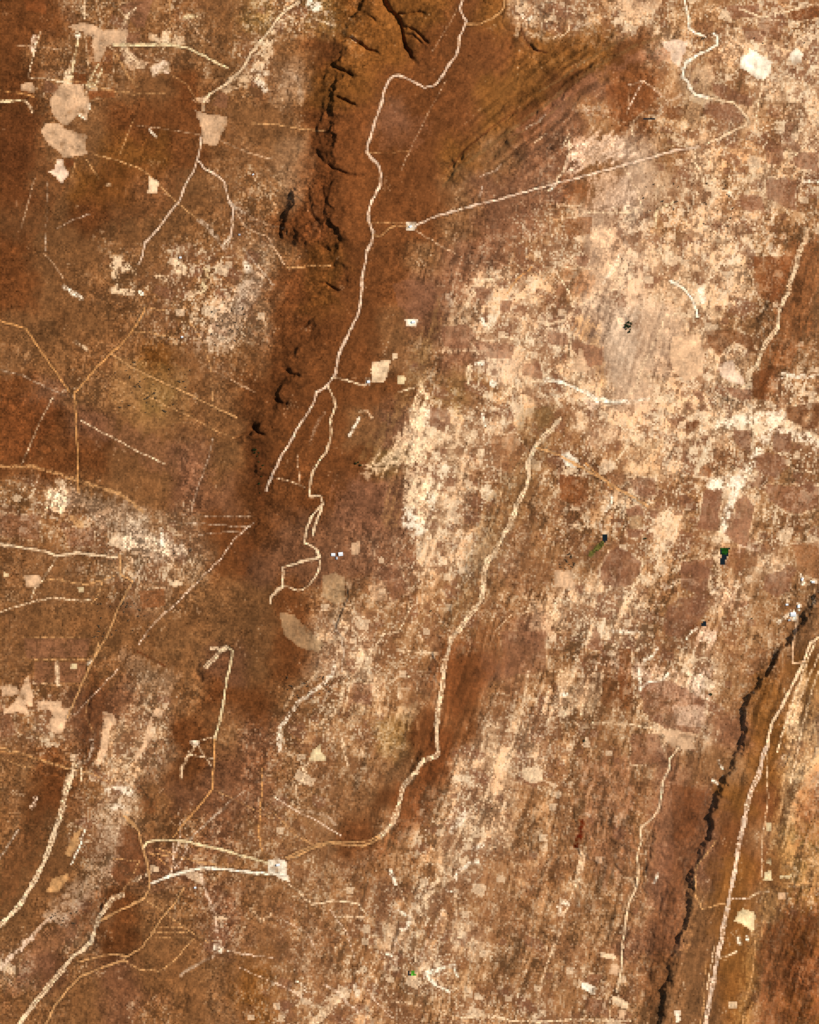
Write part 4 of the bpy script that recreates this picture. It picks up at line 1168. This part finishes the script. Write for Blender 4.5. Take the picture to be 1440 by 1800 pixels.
# ------------------------------------------------------------------ materials
def soil(name, noise_scale=0.25, amount=0.12, rough_=1.0, bump=0.0):
    m = bpy.data.materials.new(name); m.use_nodes = True; t = m.node_tree; t.nodes.clear()
    o = t.nodes.new('ShaderNodeOutputMaterial'); b = t.nodes.new('ShaderNodeBsdfPrincipled')
    a = t.nodes.new('ShaderNodeAttribute'); a.attribute_name = 'soil'; a.attribute_type = 'GEOMETRY'
    g = t.nodes.new('ShaderNodeNewGeometry'); nz = t.nodes.new('ShaderNodeTexNoise')
    nz.inputs['Scale'].default_value = noise_scale; nz.inputs['Detail'].default_value = 4
    t.links.new(g.outputs['Position'], nz.inputs['Vector'])
    mr = t.nodes.new('ShaderNodeMapRange'); mr.inputs[1].default_value = 0.25; mr.inputs[2].default_value = 0.75
    mr.inputs[3].default_value = 1 - amount; mr.inputs[4].default_value = 1 + amount
    t.links.new(nz.outputs[0], mr.inputs[0])
    mx = t.nodes.new('ShaderNodeVectorMath'); mx.operation = 'SCALE'
    t.links.new(a.outputs['Color'], mx.inputs[0]); t.links.new(mr.outputs[0], mx.inputs['Scale'])
    t.links.new(mx.outputs[0], b.inputs['Base Color'])
    b.inputs['Roughness'].default_value = rough_; b.inputs['Specular IOR Level'].default_value = 0.0
    t.links.new(b.outputs[0], o.inputs[0])
    return m


M_SOIL = soil('soil_and_scrub', 0.12, 0.14)
M_FIELD = soil('bare_earth', 0.06, 0.07)
M_DARK = soil('fallow_earth', 0.08, 0.09)
M_ROAD = soil('graded_gravel', 0.2, 0.08)
M_GREEN = soil('reed_green', 0.15, 0.3)


def plain(name, col, rough_=0.8, spec=0.2, amount=0.1, scale=0.5):
    m = bpy.data.materials.new(name); m.use_nodes = True; t = m.node_tree
    b = t.nodes['Principled BSDF']; b.inputs['Roughness'].default_value = rough_; b.inputs['Specular IOR Level'].default_value = spec
    nz = t.nodes.new('ShaderNodeTexNoise'); nz.inputs['Scale'].default_value = scale
    g = t.nodes.new('ShaderNodeNewGeometry'); t.links.new(g.outputs['Position'], nz.inputs['Vector'])
    cr_ = t.nodes.new('ShaderNodeMix'); cr_.data_type = 'RGBA'
    cr_.inputs[6].default_value = [c * (1 - amount) for c in col] + [1]; cr_.inputs[7].default_value = [min(1, c * (1 + amount)) for c in col] + [1]
    t.links.new(nz.outputs[0], cr_.inputs[0]); t.links.new(cr_.outputs[2], b.inputs['Base Color'])
    return m


M_WATER = plain('still_water', (0.006, 0.011, 0.012), 0.15, 0.5, 0.3, 0.05)
M_ROOF = plain('white_roof_sheet', (0.82, 0.85, 0.84), 0.5, 0.3)
M_ROOFG = plain('grey_roof_sheet', (0.42, 0.45, 0.47), 0.5, 0.3)
M_WALL = plain('plaster', (0.55, 0.45, 0.34))
M_BARK = plain('bark', (0.09, 0.06, 0.04))
M_LEAF = plain('thorn_leaf', (0.17, 0.11, 0.06), 0.9, 0.1, 0.35, 0.4)
M_LEAFG = plain('green_leaf', (0.03, 0.055, 0.015), 0.9, 0.1, 0.35, 0.4)


# ------------------------------------------------------------------ build the ground and everything lying in it
gx = (ax - FW / 2) * M_PX; gy = (FH / 2 - ay) * M_PX
ii, jj = np.meshgrid(np.arange(NX - 1), np.arange(NY - 1))
v00 = (jj * NX + ii).ravel()
quads = np.stack([v00 + NX, v00 + NX + 1, v00 + 1, v00], 1)          # counter-clockwise seen from above
PX, PY = np.meshgrid(gx, gy)
CO = np.stack([PX.ravel(), PY.ravel(), H.ravel()], 1).astype(np.float32)
colf = np.concatenate([ALB.reshape(-1, 3), np.ones((ALB.shape[0] * ALB.shape[1], 1), np.float32)], 1)
IDf = ID.ravel()


def sheet(name, sel, mat):
    q = quads[sel]; used, inv = np.unique(q, return_inverse=True); inv = inv.reshape(-1)
    co = CO[used].copy(); org = np.array([0, 0, 0], np.float32)
    if name != 'ground':
        org = np.array([co[:, 0].mean(), co[:, 1].mean(), co[:, 2].min()], np.float32)
    co -= org
    me = bpy.data.meshes.new(name); nf = len(q)
    me.vertices.add(len(co)); me.vertices.foreach_set('co', co.ravel())
    me.loops.add(nf * 4); me.loops.foreach_set('vertex_index', inv.astype(np.int32))
    me.polygons.add(nf); me.polygons.foreach_set('loop_start', np.arange(0, nf * 4, 4, dtype=np.int32))
    at = me.attributes.new('soil', 'FLOAT_COLOR', 'FACE'); at.data.foreach_set('color', colf[sel].ravel())
    me.materials.append(mat); me.update(calc_edges=True)
    me.polygons.foreach_set('use_smooth', np.ones(nf, bool))
    o = bpy.data.objects.new(name, me); o.location = org; C.objects.link(o)
    return o


g = sheet('ground', IDf == 0, M_SOIL)
g['kind'] = 'structure'; g['label'] = 'red brown bush plain cut by a steep west facing escarpment'
order = np.argsort(IDf, kind='stable'); srt = IDf[order]
for tid, name, label, cat, grp, kind, extra in things:
    a, b = np.searchsorted(srt, [tid, tid + 1])
    if b - a < 3: print('EMPTY', name, label); continue
    mat = M_ROAD if (kind == 'structure' and extra is False) else M_WATER if extra == 'water' else M_GREEN if extra == 'green' else (M_DARK if extra else M_FIELD)
    o = sheet(name, order[a:b], mat)
    o['label'] = label; o['kind'] = kind
    if cat: o['category'] = cat
    if grp: o['group'] = grp


# ------------------------------------------------------------------ farm buildings
def zat(px, py):
    i = np.clip(np.searchsorted(ax, px), 1, NX - 1); j = np.clip(np.searchsorted(ay, py), 1, NY - 1)
    return float(H[j - 1:j + 1, i - 1:i + 1].min())


def mesh_obj(name, verts, faces, mat, parent):
    me = bpy.data.meshes.new(name); me.from_pydata(verts, [], faces); me.materials.append(mat); me.update()
    o = bpy.data.objects.new(name, me); C.objects.link(o); o.parent = parent
    return o


def farm_building(px, py, lx, ly, h, ang, label, roofmat, cat='shed', name='farm_shed', group=None):
    e = bpy.data.objects.new(name, None); C.objects.link(e)
    e.location = ((px - FW / 2) * M_PX, (FH / 2 - py) * M_PX, zat(px, py) - 0.3); e.rotation_euler = (0, 0, math.radians(ang))
    e['label'] = label; e['category'] = cat
    if group: e['group'] = group
    a, b = lx / 2, ly / 2
    v = [(-a, -b, 0), (a, -b, 0), (a, b, 0), (-a, b, 0), (-a, -b, h), (a, -b, h), (a, b, h), (-a, b, h), (-a, 0, h + b * 0.45), (a, 0, h + b * 0.45)]
    mesh_obj('wall', v, [(0, 1, 5, 4), (2, 3, 7, 6), (1, 2, 6, 9, 5), (3, 0, 4, 8, 7)], M_WALL, e)
    A, B, t = a + 0.6, b + 0.6, 0.25
    zr = h + b * 0.45 + 0.1; ze = h - 0.27
    rv = [(-A, -B, ze), (A, -B, ze), (A, 0, zr), (-A, 0, zr), (A, B, ze), (-A, B, ze)]
    rv = rv + [(x, y, z + t) for x, y, z in rv]
    rf = [(0, 3, 2, 1), (3, 5, 4, 2), (6, 7, 8, 9), (9, 8, 10, 11), (0, 1, 7, 6), (4, 5, 11, 10), (1, 2, 8, 7), (2, 4, 10, 8), (3, 0, 6, 9), (5, 3, 9, 11)]
    mesh_obj('roof', rv, rf, roofmat, e)
    dv = [(a + 0.05, -1.6, 0), (a + 0.05, 1.6, 0), (a + 0.05, 1.6, h * 0.8), (a + 0.05, -1.6, h * 0.8)]
    dv = dv + [(x + 0.08, y, z) for x, y, z in dv]
    mesh_obj('door', dv, [(0, 1, 2, 3), (7, 6, 5, 4), (0, 4, 5, 1), (2, 6, 7, 3), (1, 5, 6, 2), (3, 7, 4, 0)], M_BARK, e)
    return e


BUILDINGS = [
    (586, 975, 20, 14, 0, 'white', 'tall white roofed barn in the small village beside the switchback track'),
    (599, 974, 22, 18, 6, 'white', 'squarish white roofed barn east of the tall one in the switchback village'),
    (592, 981, 12, 8, 90, 'grey', 'little grey roofed shed between the two white barns'),
    (1395, 1080, 27, 21, 0, 'white', 'largest white roof in the eastern ridge village'),
    (1404, 1066, 14, 11, 90, 'white', 'white roof with a dark yard north of the largest eastern roof'),
    (1384, 1063, 12, 8, 0, 'white', 'small white roof west of the eastern ridge village'),
    (1388, 1090, 10, 8, 20, 'grey', 'small grey roof below the largest eastern one'),
    (1411, 1018, 14, 10, 70, 'white', 'white roofed shed north of the eastern ridge village'),
    (1430, 1023, 15, 9, 0, 'white', 'white roofed shed closest to the right edge'),
    (727, 566, 18, 12, 5, 'white', 'white roof in the lone bush yard'),
    (648, 671, 14, 12, 0, 'white', 'white roof in the square yard touching the trapezoid field'),
    (722, 398, 13, 10, 25, 'white', 'white roof at the start of the long straight road'),
    (489, 1521, 18, 11, 10, 'white', 'white roof on the crossroads clearing'),
    (343, 1561, 10, 8, 0, 'white', 'small white roof south of the bright road'),
    (445, 306, 8, 6, 30, 'white', 'tiny white roof east of the vase field track'),
    (421, 412, 9, 7, 0, 'grey', 'small grey roof near the bright spur east of the vase field'),
    (317, 452, 11, 8, 0, 'white', 'white roof above the cream blotches in the north west'),
    (320, 592, 10, 8, 0, 'white', 'white roof in the grey speckled wash'),
]
for px, py, lx, ly, an, rc, lb in BUILDINGS:
    farm_building(px, py, lx, ly, 4.2, an, lb, M_ROOF if rc == 'white' else M_ROOFG, 'building', 'farm_building', 'farm buildings')

# ------------------------------------------------------------------ lone trees and big bushes
rng = np.random.default_rng(5)


def crown_mesh(seed, r, h, mat):
    """many leaf clumps spread through a squat crown"""
    rg = np.random.default_rng(seed); vs = []; fs = []
    lobes = [(rg.normal(0, r * 0.38), rg.normal(0, r * 0.38), h * (0.55 + 0.25 * rg.random()), r * (0.35 + 0.25 * rg.random())) for _ in range(7)]
    for _ in range(260):
        lx, ly, lz, lr = lobes[rg.integers(7)]
        d = rg.normal(size=3); d /= np.linalg.norm(d)
        c = np.array([lx, ly, lz]) + d * lr * (0.55 + 0.5 * rg.random()) * np.array([1, 1, 0.6])
        s = r * 0.16 * (0.7 + 0.7 * rg.random()); a = rg.normal(size=3); a /= np.linalg.norm(a)
        b = np.cross(a, rg.normal(size=3)); b /= np.linalg.norm(b)
        k = len(vs); vs += [tuple(c + a * s), tuple(c + b * s), tuple(c - a * s), tuple(c - b * s)]; fs.append((k, k + 1, k + 2, k + 3))
    me = bpy.data.meshes.new('crown'); me.from_pydata(vs, [], fs); me.materials.append(mat); me.update()
    return me


def trunk_mesh(seed, h):
    rg = np.random.default_rng(seed); vs = []; fs = []

    def limb(p0, p1, r0, r1):
        k = len(vs); d = np.array(p1) - np.array(p0)
        for P, R in ((p0, r0), (p1, r1)):
            for q in range(6):
                vs.append((P[0] + R * math.cos(q * math.pi / 3), P[1] + R * math.sin(q * math.pi / 3), P[2]))
        for q in range(6):
            fs.append((k + q, k + (q + 1) % 6, k + 6 + (q + 1) % 6, k + 6 + q))
        fs.append(tuple(k + 6 + q for q in range(6)))
    limb((0, 0, -0.5), (0.1, 0, h * 0.4), 0.35, 0.25)
    for q in range(4):
        a = q * 1.57 + rg.random()
        limb((0.1, 0, h * 0.36), (math.cos(a) * h * 0.35, math.sin(a) * h * 0.35, h * 0.7), 0.18, 0.07)
    me = bpy.data.meshes.new('trunk'); me.from_pydata(vs, [], fs); me.materials.append(M_BARK); me.update()
    return me


protos = [(crown_mesh(s, r, h, M_LEAF), trunk_mesh(s, h)) for s, r, h in ((1, 4.6, 5), (2, 5.6, 6), (3, 6.6, 6.5))]
protosg = [(crown_mesh(s, r, h, M_LEAFG), trunk_mesh(s, h)) for s, r, h in ((8, 5, 6), (9, 6.5, 7))]


def tree(px, py, label, group, green=False, name='thorn_tree', cat='tree', sc=1.0):
    cm, tm = (protosg if green else protos)[rng.integers(2 if green else 3)]
    e = bpy.data.objects.new(name, None); C.objects.link(e)
    e.location = ((px - FW / 2) * M_PX, (FH / 2 - py) * M_PX, zat(px, py)); e.rotation_euler = (0, 0, rng.random() * 6.28)
    s = sc * (0.6 + 0.4 * rng.random()); e.scale = (s, s, s)
    e['label'] = label; e['category'] = cat; e['group'] = group
    for n_, m_ in (('crown', cm), ('trunk', tm)):
        o = bpy.data.objects.new(n_, m_); C.objects.link(o); o.parent = e


ZONES = [  # x0, y0, x1, y1, how many, label, group
    (983, 972, 1010, 1001, 16, 'dark bush in the dotted pale square north of the square cream plot', 'bushes in the dotted square'),
    (200, 630, 345, 730, 36, 'dark thorn tree on the olive slope below the bright straight line', 'trees on the olive slope'),
    (165, 1045, 265, 1125, 34, 'dark thorn tree beside the orange slanting track', 'trees along the orange track'),
    (370, 540, 430, 610, 20, 'dark bush in the grey speckled wash', 'bushes in the grey wash'),
    (300, 960, 345, 975, 3, 'dark tree at the east end of the white speckled wash', 'trees at the wash end'),
    (505, 1190, 580, 1235, 20, 'dark bush in the speckled flats beside the white stream bed', 'bushes by the stream bed'),
    (90, 1590, 135, 1630, 16, 'dark bush in the pale speckled patch by the broad white road', 'bushes in the pale south western patch'),
    (1195, 60, 1440, 80, 6, 'dark bush among the farmland close under the top right edge', 'bushes in the northern farmland'),
    (1130, 320, 1290, 400, 26, 'dark bush on the speckled slope south of the long straight road', 'bushes south of the straight road'),
    (900, 1540, 960, 1700, 0, '', ''),
]
for x0, y0, x1, y1, n_, lb, gr in ZONES:
    for k in range(n_):
        tree(rng.uniform(x0, x1), rng.uniform(y0, y1), lb, gr)
for px, py, lb in ((1028, 1302, 'dark green tree alone at the small southern waterhole'), (1135, 947, 'green tree on the wash north of the dark octagonal field'),
                   (1322, 1087, 'dark tree alone south east of the dam'), (1250, 1220, 'green bush on the eastern bush slope'),
                   (758, 1074, 'black round tree alone west of the central ridge road'), (866, 1421, 'dark tree alone on the pale southern slope')):
    tree(px, py, lb, None or 'lone trees', True, 'round_tree', 'tree', 1.3)
# the dark oval grove
for k in range(22):
    a = rng.random() * 6.28; r = math.sqrt(rng.random())
    tree(1105 + 6 * r * math.cos(a), 573 + 13 * r * math.sin(a), 'grey green tree in the dark oval grove on pale ground', 'trees of the oval grove', True, 'grove_tree')
for px, py in ((446, 790), (448, 796), (452, 802), (455, 812), (459, 824), (460, 838), (456, 850), (450, 790), (455, 796), (457, 866), (462, 818), (626, 815), (630, 812), (634, 818)):
    tree(px, py, 'green bush in the damp dark gully at the escarpment foot', 'bushes in the damp gully', True, 'gully_bush', 'bush')
